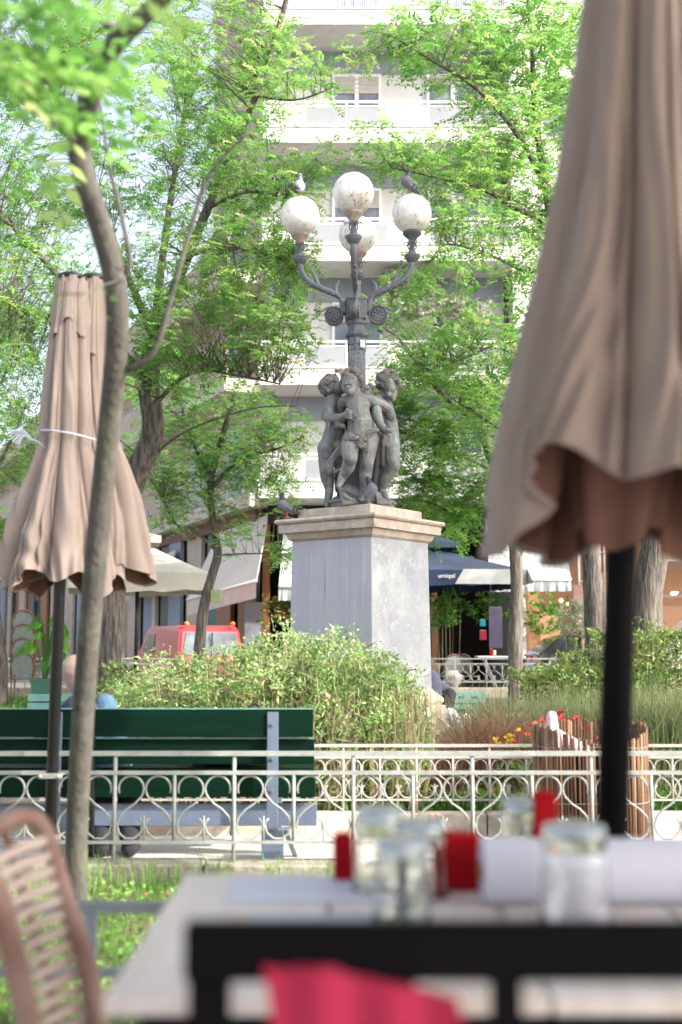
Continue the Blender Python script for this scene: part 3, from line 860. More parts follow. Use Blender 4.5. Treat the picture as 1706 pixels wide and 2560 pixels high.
# left child, seen from behind
f = MB()
ball(f, 300, 400, -.03, 150); ball(f, 420, 420, -.08, 110)
caps(f, (340, 520, -.02, 85), (350, 600, 0, 100)); caps(f, (340, 660, .0, 125), (370, 850, .02, 128), (350, 1050, .02, 135), (320, 1200, .02, 150))
ball(f, 255, 1290, .0, 145, (1, .9, 1.1)); ball(f, 395, 1280, -.02, 115, (1, .9, 1.1))
caps(f, (230, 1330, .0, 132), (215, 1500, .02, 105), (210, 1640, .02, 88), (240, 1790, .04, 92), (265, 1950, .04, 60), (255, 2050, .02, 55), (225, 2160, -.02, 40), (235, 2190, -.06, 32))
caps(f, (410, 1330, .03, 105), (430, 1600, .06, 82), (400, 1950, .12, 50))
caps(f, (300, 600, -.06, 84), (265, 740, -.11, 74), (270, 850, -.15, 70), (370, 880, -.24, 64), (470, 850, -.33, 48), (520, 825, -.37, 46))
for k in range(4):
    caps(f, (520, 785 + k * 28, -.39, 16), (565, 765 + k * 38, -.42, 15), (605, 775 + k * 40, -.415, 13))
caps(f, (500, 800, -.37, 18), (530, 745, -.40, 16))
caps(f, (350, 640, .02, 70), (230, 760, .06, 60), (190, 850, .03, 52), (230, 900, -.03, 40))
organic('figure', f, M['bronze'], st, 0.0055, 3, 0.45)
h = MB(); curls(h, 290, 400, -.02, 155, 150, 28, 50, 2, (.8, .3, -.3), .75); organic('hair', h, M['hair'], st, 0.006, 1)
# right child, profile to the right
f = MB()
ball(f, 1150, 350, -.04, 150); ball(f, 1185, 440, -.07, 112)
caps(f, (1225, 500, -.08, 58), (1215, 565, -.09, 44)); caps(f, (1268, 480, -.08, 16), (1268, 535, -.08, 22)); caps(f, (1215, 600, -.09, 30), (1240, 590, -.09, 24)); ball(f, 1160, 520, -.14, 52)
caps(f, (1100, 520, .0, 85), (1070, 600, 0, 95)); caps(f, (1080, 680, .0, 122), (1130, 860, .02, 122), (1165, 1050, .02, 128), (1170, 1200, .02, 130), (1180, 1330, .02, 138))
caps(f, (1185, 1350, -.02, 130), (1215, 1480, -.08, 108), (1240, 1600, -.14, 84), (1180, 1700, -.11, 82), (1110, 1810, -.08, 70), (1065, 1950, -.06, 48), (1070, 2010, -.06, 54), (1130, 2110, -.14, 44), (1170, 2150, -.18, 30))
caps(f, (1120, 1380, .1, 100), (1090, 1650, .12, 80), (1060, 1950, .14, 50))
caps(f, (1010, 590, -.05, 72), (960, 700, -.14, 72), (985, 850, -.21, 72), (1040, 980, -.26, 54), (1100, 1050, -.29, 44), (1150, 1050, -.30, 44))
for k in range(4):
    caps(f, (1160, 1025 + k * 18, -.31, 16), (1200, 1030 + k * 18, -.32, 15), (1225 - k * 8, 1050 + k * 14, -.31, 12))
caps(f, (1140, 1020, -.31, 17), (1185, 995, -.33, 14))
organic('figure', f, M['bronze'], st, 0.0055, 3, 0.45)
h = MB(); curls(h, 1145, 325, -.03, 158, 170, 28, 52, 3, (.75, -.35, -.6), .6); caps(h, (1180, 240, -.1, 30), (1300, 300, -.1, 34), (1345, 420, -.1, 26)); organic('hair', h, M['hair'], st, 0.006, 1)
vine_leaves('vine_wreath', [(440, 190, -.40, 75), (520, 210, -.42, 60), (370, 170, -.38, 45), (690, 230, -.40, 50), (760, 320, -.30, 55), (800, 420, -.2, 50), (880, 380, -.15, 60), (930, 430, -.18, 50), (980, 350, -.15, 45), (1260, 300, -.2, 50), (1330, 400, -.15, 42), (1200, 240, -.2, 50), (250, 470, -.2, 40), (850, 450, -.2, 40)], 5, st)
# garland, grapes, drapery
g = MB(); rr = random.Random(3)
for i in range(60):
    t = i / 59; x = 520 + 460 * t; y = 1190 - 150 * t + 40 * math.sin(t * 3.1)
    g.sphere(S(x + rr.uniform(-18, 18), y + rr.uniform(-22, 22), -.42 + .12 * abs(t - .4)), rr.uniform(14, 26) * Z, 8, 6)
for i in range(26):
    g.sphere(S(755 + rr.uniform(-55, 55), 1240 + rr.uniform(-50, 80), -.40), rr.uniform(20, 34) * Z, 8, 6)
for i in range(22):
    g.sphere(S(425 + rr.uniform(-75, 75), 960 + rr.uniform(-55, 55), -.27), rr.uniform(22, 32) * Z, 8, 6)
for i in range(20):
    g.sphere(S(1110 + rr.uniform(-40, 40), 1150 + i * 8 + rr.uniform(-20, 20), -.3), rr.uniform(16, 28) * Z, 8, 6)
organic('garland', g, M['hair'], st, 0.006, 1)
dr = MB()
for a in (((1010, 1120, -.14, 40), (990, 1500, -.1, 42), (935, 1930, -.06, 34)), ((1070, 1150, -.15, 34), (1060, 1400, -.12, 40), (1075, 1600, -.12, 30)),
          ((960, 1180, -.06, 36), (930, 1600, -.03, 44), (885, 1950, .0, 36)), ((1040, 1200, -.06, 40), (1010, 1700, -.04, 46), (1000, 1980, -.04, 36)),
          ((600, 1400, .0, 50), (560, 1750, .02, 52), (520, 2000, .02, 44)), ((680, 1420, -.02, 40), (650, 1700, -.03, 46), (610, 1900, -.06, 30)), ((520, 1350, .02, 50), (470, 1750, .05, 50), (430, 2050, .04, 50))):
    caps(dr, *a)
caps(dr, (700, 700, .06, 190), (720, 1300, .06, 170), (720, 2050, .04, 230))
organic('drapery', dr, M['bronze_dark'], st, 0.007, 2)
dr = MB()
for o_ in (0, 34, 68):
    caps(dr, (450 + o_ * .3, 1270 + o_ * 1.6, -.14, 22), (320, 1440 + o_ * 1.3, -.17, 26), (200 + o_ * 1.2, 1620 + o_ * 1.1, -.13, 34))
caps(dr, (180, 1660, -.1, 40), (330, 1700, -.12, 34), (440, 1640, -.1, 30)); caps(dr, (190, 860, -.02, 40), (265, 900, -.14, 40), (262, 1020, -.17, 14))
organic('draped_cloth', dr, M['bronze'], st, 0.006, 2)
rk = MB()
for i in range(9):
    caps(rk, (430 + i * 8, 1940 + i * 14, -.28 - .01 * i, 26), (480 + i * 26, 2150 + (8 - i) * 3, -.36, 22))
for i in range(7):
    caps(rk, (960 + i * 16, 2000 + i * 16, -.2, 26), (1000 + i * 30, 2170, -.26, 22))
caps(rk, (560, 2000, -.1, 120), (820, 2100, -.1, 130), (1020, 2110, -.05, 110)); caps(rk, (380, 2130, .0, 70), (620, 2140, .05, 90))
organic('rock', rk, M['bronze'], st, 0.008, 1)
c0 = S(730, 2180); ztop = zp1
mb = MB(); mb.lathe([(0.30, ztop + .002), (0.335, ztop + .02), (0.335, ztop + .05), (0.352, ztop + 0.055), (0.356, ztop + .075), (0.34, ztop + .09), (0.0, ztop + .10)], (c0.x, 11.0, 0), 40)
mb.build('plinth', M['bronze'], st, smooth=False)

# ---------------------------------------------------------------- lamp standard
def C(zx, zy, d=0):
    return at(640 + zx * 0.3189, 400 + zy * 0.3189, 11.0 + d)
U = 0.001234
lamp = empty('street_lamp', C(785, 1700), 'ornate cast iron lamp standard with four scrolled arms and white globes rising from the statue', 'street lamp')
ax = C(785, 1150)
def zl(zy): return C(785, zy).z
mb = MB()
prof = [(70, 2300), (72, 1800), (68, 1400), (80, 1398), (94, 1384), (96, 1374), (86, 1362), (70, 1345), (66, 1310), (70, 1300), (82, 1290), (82, 1270), (76, 1262)]
cbot = C(800, 1900)
mb.lathe([(r * U * 1.02, zl(y)) for r, y in prof], (ax.x + 0.008, 11.0, 0), 8, R(22.5 + 8))
mb.build('pole', M['lamp_iron'], lamp)
mb = MB()      # raised scroll relief on the pole faces
for k in range(8):
    a = R(8 + 45 * k - 90)
    for j in range(6):
        zc_ = zl(1530 + j * 42)
        p = Vector((ax.x + .008, 11, zc_)) + Vector((math.cos(a), math.sin(a), 0)) * 68 * U * .95
        u = Vector((-math.sin(a), math.cos(a), 0))
        pts = [p + u * .018 * math.cos(t) * (1 - i / 14) + Vector((0, 0, .018 * math.sin(t) * (1 - i / 14))) for i, t in enumerate([x * .8 for x in range(12)])]
        mb.tube(pts, .0035, 4)
    p = Vector((ax.x + .008, 11, zl(1430))) + Vector((math.cos(a), math.sin(a), 0)) * 66 * U
    mb.box(p, (.05, .02, .07), a + R(90)); mb.box(p - Vector((0, 0, .07)), (.05, .016, .04), a + R(90))
mb.build('relief', M['lamp_iron'], lamp)
p = C(838, 1440, -.092); MB().box(p, (.05, .008, .075), R(22)).build('sticker', M['paper'], lamp)
# hub
mb = MB(); hz0, hz1 = zl(1262), zl(1098)
mb.lathe([(104 * U, hz0), (112 * U, hz0 + .01), (112 * U, hz1 - .02), (118 * U, hz1 - .018), (118 * U, hz1), (60 * U, hz1 + .02)], (ax.x, 11, 0), 4, R(45 + 6))
mb.build('hub', M['lamp_iron'], lamp, bevel=0.004)
def sweep(pts, n=6):
    """Catmull-Rom through pts"""
    P = [pts[0]] + list(pts) + [pts[-1]]; outp = []
    for i in range(1, len(P) - 2):
        for k in range(n):
            t = k / n
            p0, p1, p2, p3 = P[i - 1], P[i], P[i + 1], P[i + 2]
            outp.append(0.5 * (2 * p1 + (p2 - p0) * t + (2 * p0 - 5 * p1 + 4 * p2 - p3) * t * t + (3 * p1 - p0 - 3 * p2 + p3) * t * t * t))
    outp.append(pts[-1])
    return outp
def arm(theta, gy, tip_z):
    """arm in the vertical plane at angle theta; profile (out, zy) measured on the right arm"""
    dr_ = Vector((math.cos(theta), math.sin(theta), 0))
    o0 = Vector((ax.x, 11.0, 0))
    def A(r, y, side=0):
        sd_ = Vector((-dr_.y, dr_.x, 0))
        return o0 + dr_ * r * U + sd_ * side * U + Vector((0, 0, zl(y)))
    a = MB()
    pts = sweep([A(85, 1200), A(105, 1130), A(150, 1060), A(260, 1010), A(370, 955), A(435, 880), A(455, 800)])
    n = len(pts); rs = [(30 - 8 * min(1, i / (n * .4)) + 4 * math.sin(i * .5)) * U if i < n * .5 else 26 * U for i in range(n)]
    a.tube(pts, rs, 10)
    for (q, rr_) in (([A(150, 1070), A(165, 1010), A(145, 960), A(130, 940)], (20, 17, 10, 3)), ([A(300, 995), A(325, 925), A(355, 870), A(372, 825)], (22, 17, 10, 3))):
        sp_ = sweep(q); m = len(sp_)
        a.tube(sp_, [np.interp(i, np.linspace(0, m - 1, 4), rr_) * U for i in range(m)], 8)
    ao = a.build('arm', M['lamp_iron'], lamp, smooth=True)
    # knuckles of bark-like casting
    k_ = MB()
    for j in range(7):
        k_.sphere(A(140 + j * 45, 1075 - j * 19, random.uniform(-12, 12)), random.uniform(14, 20) * U, 8, 6, (1, 1, .7))
    k_.build('knob', M['lamp_iron'], ao, smooth=True)
    # rosette scroll under the arm
    c = A(178, 1222); sd_ = Vector((-dr_.y, dr_.x, 0))
    s = MB(); u = dr_; w = Vector((0, 0, 1))
    for sgn in (-1, 1):
        for ri in (70, 48, 26):
            ring = [c + sd_ * sgn * 30 * U + (u * math.cos(t) + w * math.sin(t)) * ri * U for t in np.linspace(0, 2 * math.pi, 20)]
            s.tube(ring, 6 * U, 5)
        for t in np.linspace(0, 2 * math.pi, 9)[:-1]:
            s.caps(c + sd_ * sgn * 31 * U + (u * math.cos(t) + w * math.sin(t)) * 12 * U, c + sd_ * sgn * 31 * U + (u * math.cos(t) + w * math.sin(t)) * 42 * U, 6 * U, 10 * U, 6)
    s.tube([c - sd_ * 28 * U, c + sd_ * 28 * U], 74 * U, 24)
    s.bar(A(70, 1185), A(130, 1180), 56 * U, 60 * U)
    s.tube(sweep([A(178, 1150), A(230, 1155), A(270, 1178), A(300, 1182), A(340, 1168)]), 9 * U, 6)
    for j in range(5):
        s.caps(A(205 + j * 24, 1156 + j * 5), A(215 + j * 24, 1178 + j * 4), 10 * U, 3 * U, 6)
    s.build('scroll', M['lamp_iron'], ao, smooth=True)
    # cup, stem, leaf collar
    tp = A(455, 800); x_, y_ = tp.x, tp.y
    cm = MB()
    cm.lathe([(26 * U, zl(812)), (36 * U, zl(802)), (56 * U, zl(782)), (62 * U, zl(765)), (60 * U, zl(752)), (40 * U, zl(748)), (28 * U, zl(738)), (30 * U, zl(725)), (18 * U, zl(718)), (15 * U, zl(690)), (20 * U, zl(675)), (34 * U, zl(655)), (20 * U, zl(648)), (22 * U, zl(640))], (x_, y_, 0), 16)
    for k in range(16):
        t = 2 * math.pi * k / 16; e = Vector((math.cos(t), math.sin(t), 0))
        cm.caps(Vector((x_, y_, zl(800))) + e * 38 * U, Vector((x_, y_, zl(760))) + e * 61 * U, 5 * U, 7 * U, 5)
    for k in range(6):
        t = 2 * math.pi * k / 6; e = Vector((math.cos(t), math.sin(t), 0)); b = Vector((x_, y_, 0))
        cm.tube(sweep([b + e * 16 * U + Vector((0, 0, zl(720))), b + e * 34 * U + Vector((0, 0, zl(690))), b + e * 30 * U + Vector((0, 0, zl(662))), b + e * 60 * U + Vector((0, 0, zl(650))), b + e * 66 * U + Vector((0, 0, zl(668)))], 4), 5 * U, 5)
    cm.build('cup', M['lamp_iron'], ao, smooth=False)
    hm = MB()
    hm.lathe([(22 * U, zl(642)), (36 * U, zl(625)), (50 * U, zl(605)), (70 * U, zl(588)), (76 * U, zl(578)), (70 * U, zl(574))], (x_, y_, 0), 20)
    for k in range(18):
        t = 2 * math.pi * k / 18; e = Vector((math.cos(t), math.sin(t), 0)); b = Vector((x_, y_, 0))
        hm.caps(b + e * 30 * U + Vector((0, 0, zl(628))), b + e * 70 * U + Vector((0, 0, zl(588))), 4 * U, 6 * U, 5)
    hm.build('collar', M['terracotta'] if gy else M['lamp_iron'], ao, smooth=False)
    gl = MB(); gc = Vector((x_, y_, zl(432))); gl.sphere(gc, 160 * U, 40, 26)
    gl.build('globe', M['globe'], ao, smooth=True)
    return gc
TH0 = R(-3)
gR = arm(TH0, 0, 0); gB = arm(TH0 + R(90), 1, 0); gL = arm(TH0 + R(180), 1, 0); gF = arm(TH0 + R(270), 1, 0)

# ---------------------------------------------------------------- pigeons
def pigeon(loc, ang, label, pitch=25, headdir=0, sc=1.0, pal=('pigeon', 'pigeon_dark', 'pigeon_dark'), tail=0):
    """standing pigeon ~0.3 m long facing +X before rotation"""
    t = empty('pigeon', loc, label, 'pigeon', 'pigeons perched on the monument')
    L = Vector(loc); Rz = Matrix.Rotation(ang, 3, 'Z'); Rp = Matrix.Rotation(-R(pitch), 3, 'Y')
    def W(x, y, z): return L + Rz @ (Rp @ (Vector((x, y, z)) * sc)) + Vector((0, 0, .115 * sc))
    def W0(x, y, z): return L + Rz @ (Vector((x, y, z)) * sc)
    b = MB()
    b.caps(W(.045, 0, 0), W(-.06, 0, -.005), .056 * sc, .042 * sc)
    b.caps(W(-.06, 0, -.005), W(-.13, 0, -.008), .040 * sc, .018 * sc)
    b.caps(W(.055, 0, .015), W(.085, 0, .075), .044 * sc, .028 * sc)
    hd = Matrix.Rotation(headdir, 3, 'Z')
    hc = W(.088, 0, .088) + Vector((0, 0, .012 * sc)); b.sphere(hc, .027 * sc, 12, 8)
    for s in (-1, 1):
        b.bar(W(-.11, s * .008, -.01), W(-.20, s * .014, -.02), .03 * sc, .008 * sc)
    o = organic('body', b, [M[pal[0]], M[pal[1]]], t, 0.0055 * sc, 3)
    me = o.data; zt = (hc - wloc(t)).z - .05 * sc
    hx = (hc - wloc(t))
    tl_ = W(-.2, 0, -.02) - wloc(t)
    for p in me.polygons:
        c = p.center
        if (c - hx).length < .066 * sc or (c - tl_).length < .05 * sc: p.material_index = 1
    fw = Rz @ hd @ Vector((1, 0, -.15))
    MB().tube([hc + fw * .022 * sc, hc + fw * .048 * sc], [.008 * sc, .002 * sc], 6).build('beak', M['pigeon_dark'], t, smooth=True)
    for s in (-1, 1):
        w = MB()
        P = [W(.045, s * .050, .012), W(.0, s * .056, .022), W(-.06, s * .046, .018), W(-.155, s * .018, .0), W(-.10, s * .040, -.016), W(-.02, s * .055, -.024), W(.035, s * .052, -.016)]
        w.extr(P, Rz @ Vector((0, s * .007 * sc, 0)))
        wo = w.build('wing', M[pal[2]] if pal[2] != 'pigeon_dark' else M['pigeon'], t, bevel=.002)
        ba = MB()
        for xx_ in (-.045, -.085):
            ba.bar(W(xx_, s * .061, .016), W(xx_ - .012, s * .057, -.022), .004, .011 * sc)
        ba.build('wing_bar', M['pigeon_dark'], wo)
        MB().tube([W0(0, s * .02, .075), W0(.004, s * .02, 0.004)], .0045 * sc, 5).build('leg', M['pink_leg'], t)
        ft = MB()
        for a_ in (-.5, 0, .5, 3.14):
            ft.tube([W0(0, s * .02, .004), W0(0, s * .02, .004) + Rz @ Vector((math.cos(a_), math.sin(a_), 0)) * .028 * sc], .003 * sc, 4)
        ft.build('foot', M['pink_leg'], t)
    return t
gr_ = 160 * U
pigeon(gR + Vector((-.02, 0, gr_ - .004)), R(180), 'slate pigeon in profile on top of the right white globe', 42)
pigeon(gL + Vector((0, 0, gr_ - .004)), R(100), 'pale pigeon seen from behind on top of the left white globe', 30, headdir=R(60), pal=('pigeon_white', 'pigeon', 'pigeon'))
pigeon(Vector((S(850, 2200, 0).x, PC.y - .44, zp1)), R(-25), 'grey pigeon with green neck at the feet of the bronze children', 50)
pigeon(Vector((xx(718, 1290, 10.9), 10.86, zc(1279, .84) + 0.012)), R(205), 'dark pigeon crouching on the left end of the pedestal cornice', 20, sc=.95, pal=('pigeon', 'pigeon_dark', 'pigeon'))
# ---------------------------------------------------------------- foliage generators
def nrm(a): return a / np.maximum(np.linalg.norm(a, axis=-1, keepdims=True), 1e-9)
def compound(P, Dv, L, npair=6, ll=0.054, lw=0.025, droop=0.35):
    """pinnate leaves. P (N,3) base, Dv (N,3) direction, L (N,) length -> (N*K, 4, 3)"""
    N_ = len(P); K = 2 * npair + 1
    up = np.array([0, 0, 1.0])
    Sx = nrm(np.cross(Dv, up) + rng.normal(0, .25, (N_, 3)))
    Ux = np.cross(Sx, Dv)
    sv = np.concatenate([np.repeat(np.linspace(.22, .96, npair), 2), [1.0]])
    sg = np.concatenate([np.tile([-1, 1], npair), [0]])
    sv = sv[None, :, None]; sg = sg[None, :, None]
    Lr = L[:, None, None]
    base = P[:, None, :] + Dv[:, None, :] * sv * Lr - up * droop * sv ** 2 * Lr
    ld = Sx[:, None, :] * sg + Dv[:, None, :] * (0.45 + (sg == 0) * 1.0) - Ux[:, None, :] * 0.18 - up * 0.15
    ld = nrm(ld + rng.normal(0, .16, (N_, K, 3)))
    wd = nrm(np.cross(ld, Ux[:, None, :] + rng.normal(0, .25, (N_, K, 3))))
    l = (ll * (L[:, None, None] / 0.22) * rng.uniform(.8, 1.15, (N_, K, 1))); w = lw / ll * l
    b = base; mid = base + ld * l * .5
    V = np.stack([b, mid + wd * w * .5, base + ld * l, mid - wd * w * .5], axis=2)
    return V.reshape(-1, 4, 3), K

def simple_leaves(P, Dv, l, w, fold=0.0):
    N_ = len(P)
    wd = nrm(np.cross(Dv, rng.normal(0, 1, (N_, 3))))
    mid = P + Dv * l[:, None] * .45
    return np.stack([P, mid + wd * w[:, None] * .5, P + Dv * l[:, None], mid - wd * w[:, None] * .5], axis=1)

def rand_dirs(n, zlo=-1, zhi=1):
    z = rng.uniform(zlo, zhi, n); a = rng.uniform(0, 2 * np.pi, n); q = np.sqrt(1 - z ** 2)
    return np.stack([q * np.cos(a), q * np.sin(a), z], 1)

def blades(P, h, w, lean, n2=2):
    """grass blades: P (N,3) roots; bent strips of two quads"""
    N_ = len(P)
    a = rng.uniform(0, 2 * np.pi, N_); dirv = np.stack([np.cos(a), np.sin(a), np.zeros(N_)], 1)
    b = rng.uniform(0, 2 * np.pi, N_); sv = np.stack([np.cos(b), np.sin(b), np.zeros(N_)], 1)
    up = np.array([0, 0, 1.0]); h_ = h[:, None]; ln = lean[:, None]; w_ = w[:, None]
    m = P + up * h_ * .55 + dirv * h_ * ln * .3
    t = P + up * h_ * (1 - ln * .35) + dirv * h_ * ln
    q1 = np.stack([P - sv * w_ * .5, P + sv * w_ * .5, m + sv * w_ * .42, m - sv * w_ * .42], 1)
    q2 = np.stack([m - sv * w_ * .42, m + sv * w_ * .42, t + sv * w_ * .06, t - sv * w_ * .06], 1)
    return np.concatenate([q1, q2], 0)

def tree(name, label, limbs, blobs, base, leafm, barkm=None, group=None, L=0.22, npair=6, tw=0.006, per=(4, 8), pods=0, roughlimb=True, cat='tree', tintbias=0.0, twigm=None, dens=1.05):
    """limbs: list of (points, r0, r1); blobs: (cx,cy,cz, rx,ry,rz, clusters)"""
    t = empty(name, base, label, cat, group)
    tr = MB(); nodes = []
    for pts, r0, r1 in limbs:
        sp_ = sweep([Vector(p) for p in pts], 5)
        m = len(sp_)
        rs = []
        for i, p in enumerate(sp_):
            r = r0 + (r1 - r0) * i / (m - 1)
            rs.append(r * (1 + (0.10 if r0 > .05 else .04) * mnoise.noise(p * 3)))
            nodes.append((p, r))
        tr.tube(sp_, rs, 12 if r0 > 0.04 else 6)
    tr.build('trunk', barkm or M['bark'], t, smooth=True)
    NP = np.array([list(p) for p, r in nodes])
    tw_mb = MB(); PP = []; DD = []; LL = []; TT = []; pd = []
    for (cx, cy, cz, rx, ry, rz, nc) in blobs:
        bt = rng.uniform(-.12, .12)
        for _ in range(int(nc * dens)):
            d = rand_dirs(1)[0] * rng.uniform(.15, 1) ** (1 / 2.2)
            c = np.array([cx + d[0] * rx, cy + d[1] * ry, cz + d[2] * rz])
            dist = np.linalg.norm(NP - c + np.array([0, 0, .25]), axis=1)
            j = int(np.argmin(dist + rng.uniform(0, .25, len(dist))))
            a = Vector(NP[j]); b = Vector(c)
            mid = a.lerp(b, .5) + Vector(rng.normal(0, .06, 3)) * (b - a).length + Vector((0, 0, .10 * (b - a).length))
            if (b - a).length > 0.05:
                sp_ = sweep([a, mid, b], 3)
                r0 = min(nodes[j][1] * .7, tw * .6 + .0022 * (b - a).length)
                tw_mb.tube(sp_, [r0 + (0.0015 - r0) * i / (len(sp_) - 1) for i in range(len(sp_))], 4, cap=False)
            n = rng.integers(*per)
            out_ = nrm(c - NP[j])[None]
            dd = nrm(rand_dirs(n, -.5, .6) + out_ * .5)
            PP.append(np.tile(c, (n, 1)) + rng.normal(0, .035, (n, 3)) - out_ * rng.uniform(0, .25, (n, 1)))
            DD.append(dd); LL.append(L * rng.uniform(.65, 1.2, n)); 
            TT.append(np.clip(rng.normal(.5 + bt + tintbias, .17, n) + rng.normal(0, .07), 0, 1))
            if pods and rng.random() < pods:
                for _k in range(rng.integers(3, 8)):
                    p = Vector(c) + Vector(rng.normal(0, .035, 3))
                    pd.append((p, rng.uniform(.05, .10), rng.uniform(0, 6)))
    tw_mb.build('branches', twigm or M['twig'], t, fixn=False)
    PP = np.concatenate(PP); DD = np.concatenate(DD); LL = np.concatenate(LL); TT = np.concatenate(TT)
    V, K = compound(PP, DD, LL, npair)
    quads_mesh('crown', V, leafm, t, np.repeat(TT, K))
    if pd:
        mb = MB()
        for p, l, a in pd:
            u = Vector((math.cos(a), math.sin(a), 0)) * .009
            q = p + Vector((math.sin(a) * .012, 0, -l * .5)); e = p + Vector((0, 0, -l))
            mb.extr([p, q + u, e, q - u], Vector((-u.y, u.x, 0)) * .4)
        mb.build('seed_pods', M['pods'], t, fixn=False)
    return t

def B(x, y, Y, rx, ry, rY, n):
    """crown lobe given where it stands in the photo at real depth Y"""
    p = at(x, y, Y); k = F / Y
    return (p.x, p.y, p.z, rx / k, rY, ry / k, n)

# --- near slim tree on the lawn
A_ = lambda x, y, Y: at(x, y, Y)
nt_ = tree('slim_tree', 'slim grey-barked tree leaning on the lawn at the left, in front of the bench',
    [([A_(192, 2310, 4.95), A_(190, 2200, 4.9), A_(196, 2000, 4.8), A_(214, 1700, 4.6), A_(240, 1400, 4.4), A_(270, 1100, 4.2), A_(293, 850, 4.0), A_(285, 690, 3.9), A_(250, 560, 3.8), A_(218, 470, 3.7), A_(196, 370, 3.65)], .049, .038),
     ([A_(196, 370, 3.65), A_(215, 290, 3.55), A_(235, 200, 3.4), A_(285, 115, 3.3), A_(340, 60, 3.2), A_(420, -20, 3.1), A_(520, -120, 3.0)], .041, .020),
     ([A_(285, 115, 3.3), A_(283, 70, 3.25), A_(262, 60, 3.2)], .022, .012),
     ([A_(320, 925, 4.05), A_(385, 880, 4.0), A_(430, 740, 3.95), A_(480, 560, 3.9), A_(530, 430, 3.85), A_(620, 330, 3.8)], .013, .005),
     ([A_(305, 690, 3.9), A_(325, 655, 3.88), A_(300, 520, 3.85), A_(270, 400, 3.8), A_(250, 250, 3.7)], .011, .004),
     ([A_(200, 360, 3.65), A_(120, 300, 3.3), A_(40, 240, 2.9), A_(-60, 120, 2.6)], .012, .004)],
    [B(40, 60, 2.6, 120, 90, .35, 8), B(150, 10, 2.5, 90, 50, .3, 4), B(120, 190, 2.9, 120, 40, .3, 4), B(330, -10, 2.9, 60, 25, .2, 2), B(10, 190, 2.7, 60, 60, .2, 3)],
    (at(192, 2310, 4.95).x, 4.95, 0), M['leaf'], M['bark_young'], dens=1.0, per=(3, 5), L=.27, npair=5, tw=.004, tintbias=-.02)
# low sprigs dangling in front of the closed parasols
V, K = compound(np.array([list(at(x, y, 3.0)) for x, y in ((118, 735), (165, 728), (205, 735), (235, 745), (330, 705), (228, 715))]),
                nrm(np.array([[1, 0, -.3], [-1, 0, -.5], [1, .2, -.5], [-.7, 0, -.6], [1, 0, .1], [1, .3, -.1]], float)), np.array([.07, .07, .075, .06, .085, .06]), 3, .05, .03)
quads_mesh('low_sprig', V, M['leaf'], nt_, np.full(len(V), .45))
MB().tube([at(300, 700, 3.95), at(250, 716, 3.4), at(205, 735, 3.0), at(118, 735, 3.0)], .0025, 4).build('thin_shoot', M['twig'], nt_)
MB().tube([at(300, 700, 3.95), at(320, 704, 3.4), at(335, 705, 3.0)], .0025, 4).build('thin_shoot', M['twig'], nt_)

# --- big rough tree on the left
tree('locust_tree', 'tall furrowed tree at the left whose crown reaches behind the left globe',
    [([A_(278, 1780, 16), A_(276, 1700, 16), A_(276, 1600, 16), A_(278, 1480, 16), A_(286, 1330, 15.9), A_(335, 1200, 15.8), A_(382, 1080, 15.7), A_(372, 960, 15.6), A_(385, 850, 15.5)], .22, .14),
     ([A_(385, 850, 15.5), A_(430, 740, 15.3), A_(470, 640, 15), A_(520, 520, 14.8), A_(570, 400, 14.6), A_(640, 240, 14.4), A_(700, 60, 14.2), A_(740, -100, 14)], .085, .03),
     ([A_(385, 850, 15.5), A_(400, 700, 15.8), A_(430, 480, 16.2), A_(470, 250, 16.6), A_(540, 40, 17)], .07, .02),
     ([A_(372, 960, 15.6), A_(260, 820, 15.2), A_(120, 660, 14.8), A_(0, 540, 14.5), A_(-120, 480, 14.2)], .06, .02),
     ([A_(385, 850, 15.5), A_(300, 640, 15.6), A_(200, 400, 15.8), A_(110, 180, 16)], .06, .02),
     ([A_(380, 1020, 15.7), A_(480, 930, 15), A_(600, 940, 14.4), A_(700, 960, 14)], .035, .01),
     ([A_(345, 1180, 15.8), A_(430, 1100, 15.6), A_(520, 1055, 15), A_(640, 1020, 14.4), A_(740, 1015, 14)], .022, .006),
     ([A_(470, 640, 15), A_(560, 620, 14.6), A_(680, 640, 14.1), A_(740, 660, 13.9)], .03, .008),
     ([A_(520, 520, 14.8), A_(620, 480, 14.2), A_(730, 500, 13.8)], .03, .008),
     ([A_(640, 240, 14.4), A_(740, 250, 14), A_(830, 220, 13.6)], .02, .006),
     ([A_(260, 820, 15.2), A_(120, 800, 14.6), A_(10, 760, 14.2)], .025, .008)],
    [B(100, 130, 15.5, 200, 180, 1.6, 120), B(330, 100, 16.0, 200, 170, 1.6, 115), B(540, 130, 15, 190, 180, 1.4, 125), B(690, 160, 14.2, 100, 120, .9, 45),
     B(150, 430, 15.0, 200, 170, 1.6, 115), B(430, 420, 15.6, 200, 170, 1.6, 120), B(620, 430, 14.4, 150, 150, 1.2, 95), B(740, 470, 13.9, 90, 90, .8, 30),
     B(90, 720, 14.6, 150, 150, 1.2, 90), B(420, 660, 14.6, 170, 120, 1.1, 70), B(620, 680, 14.2, 170, 130, 1.2, 115), B(735, 620, 13.8, 90, 60, .6, 22), B(520, 830, 14.5, 190, 110, 1.3, 80), B(680, 850, 14.1, 130, 100, 1, 55),
     B(50, 960, 15, 150, 150, 1.2, 80), B(430, 900, 14.9, 130, 80, .9, 40), B(330, 740, 15, 70, 130, 1, 35), B(745, 760, 13.9, 60, 80, .5, 14), B(820, 400, 13.7, 60, 50, .5, 10), B(800, 200, 13.7, 60, 60, .5, 12), B(-60, 500, 15, 120, 500, 1.4, 120)],
    (at(278, 1780, 16).x, 16, 0), M['leaf'], M['bark'], pods=.14, dens=1.2)
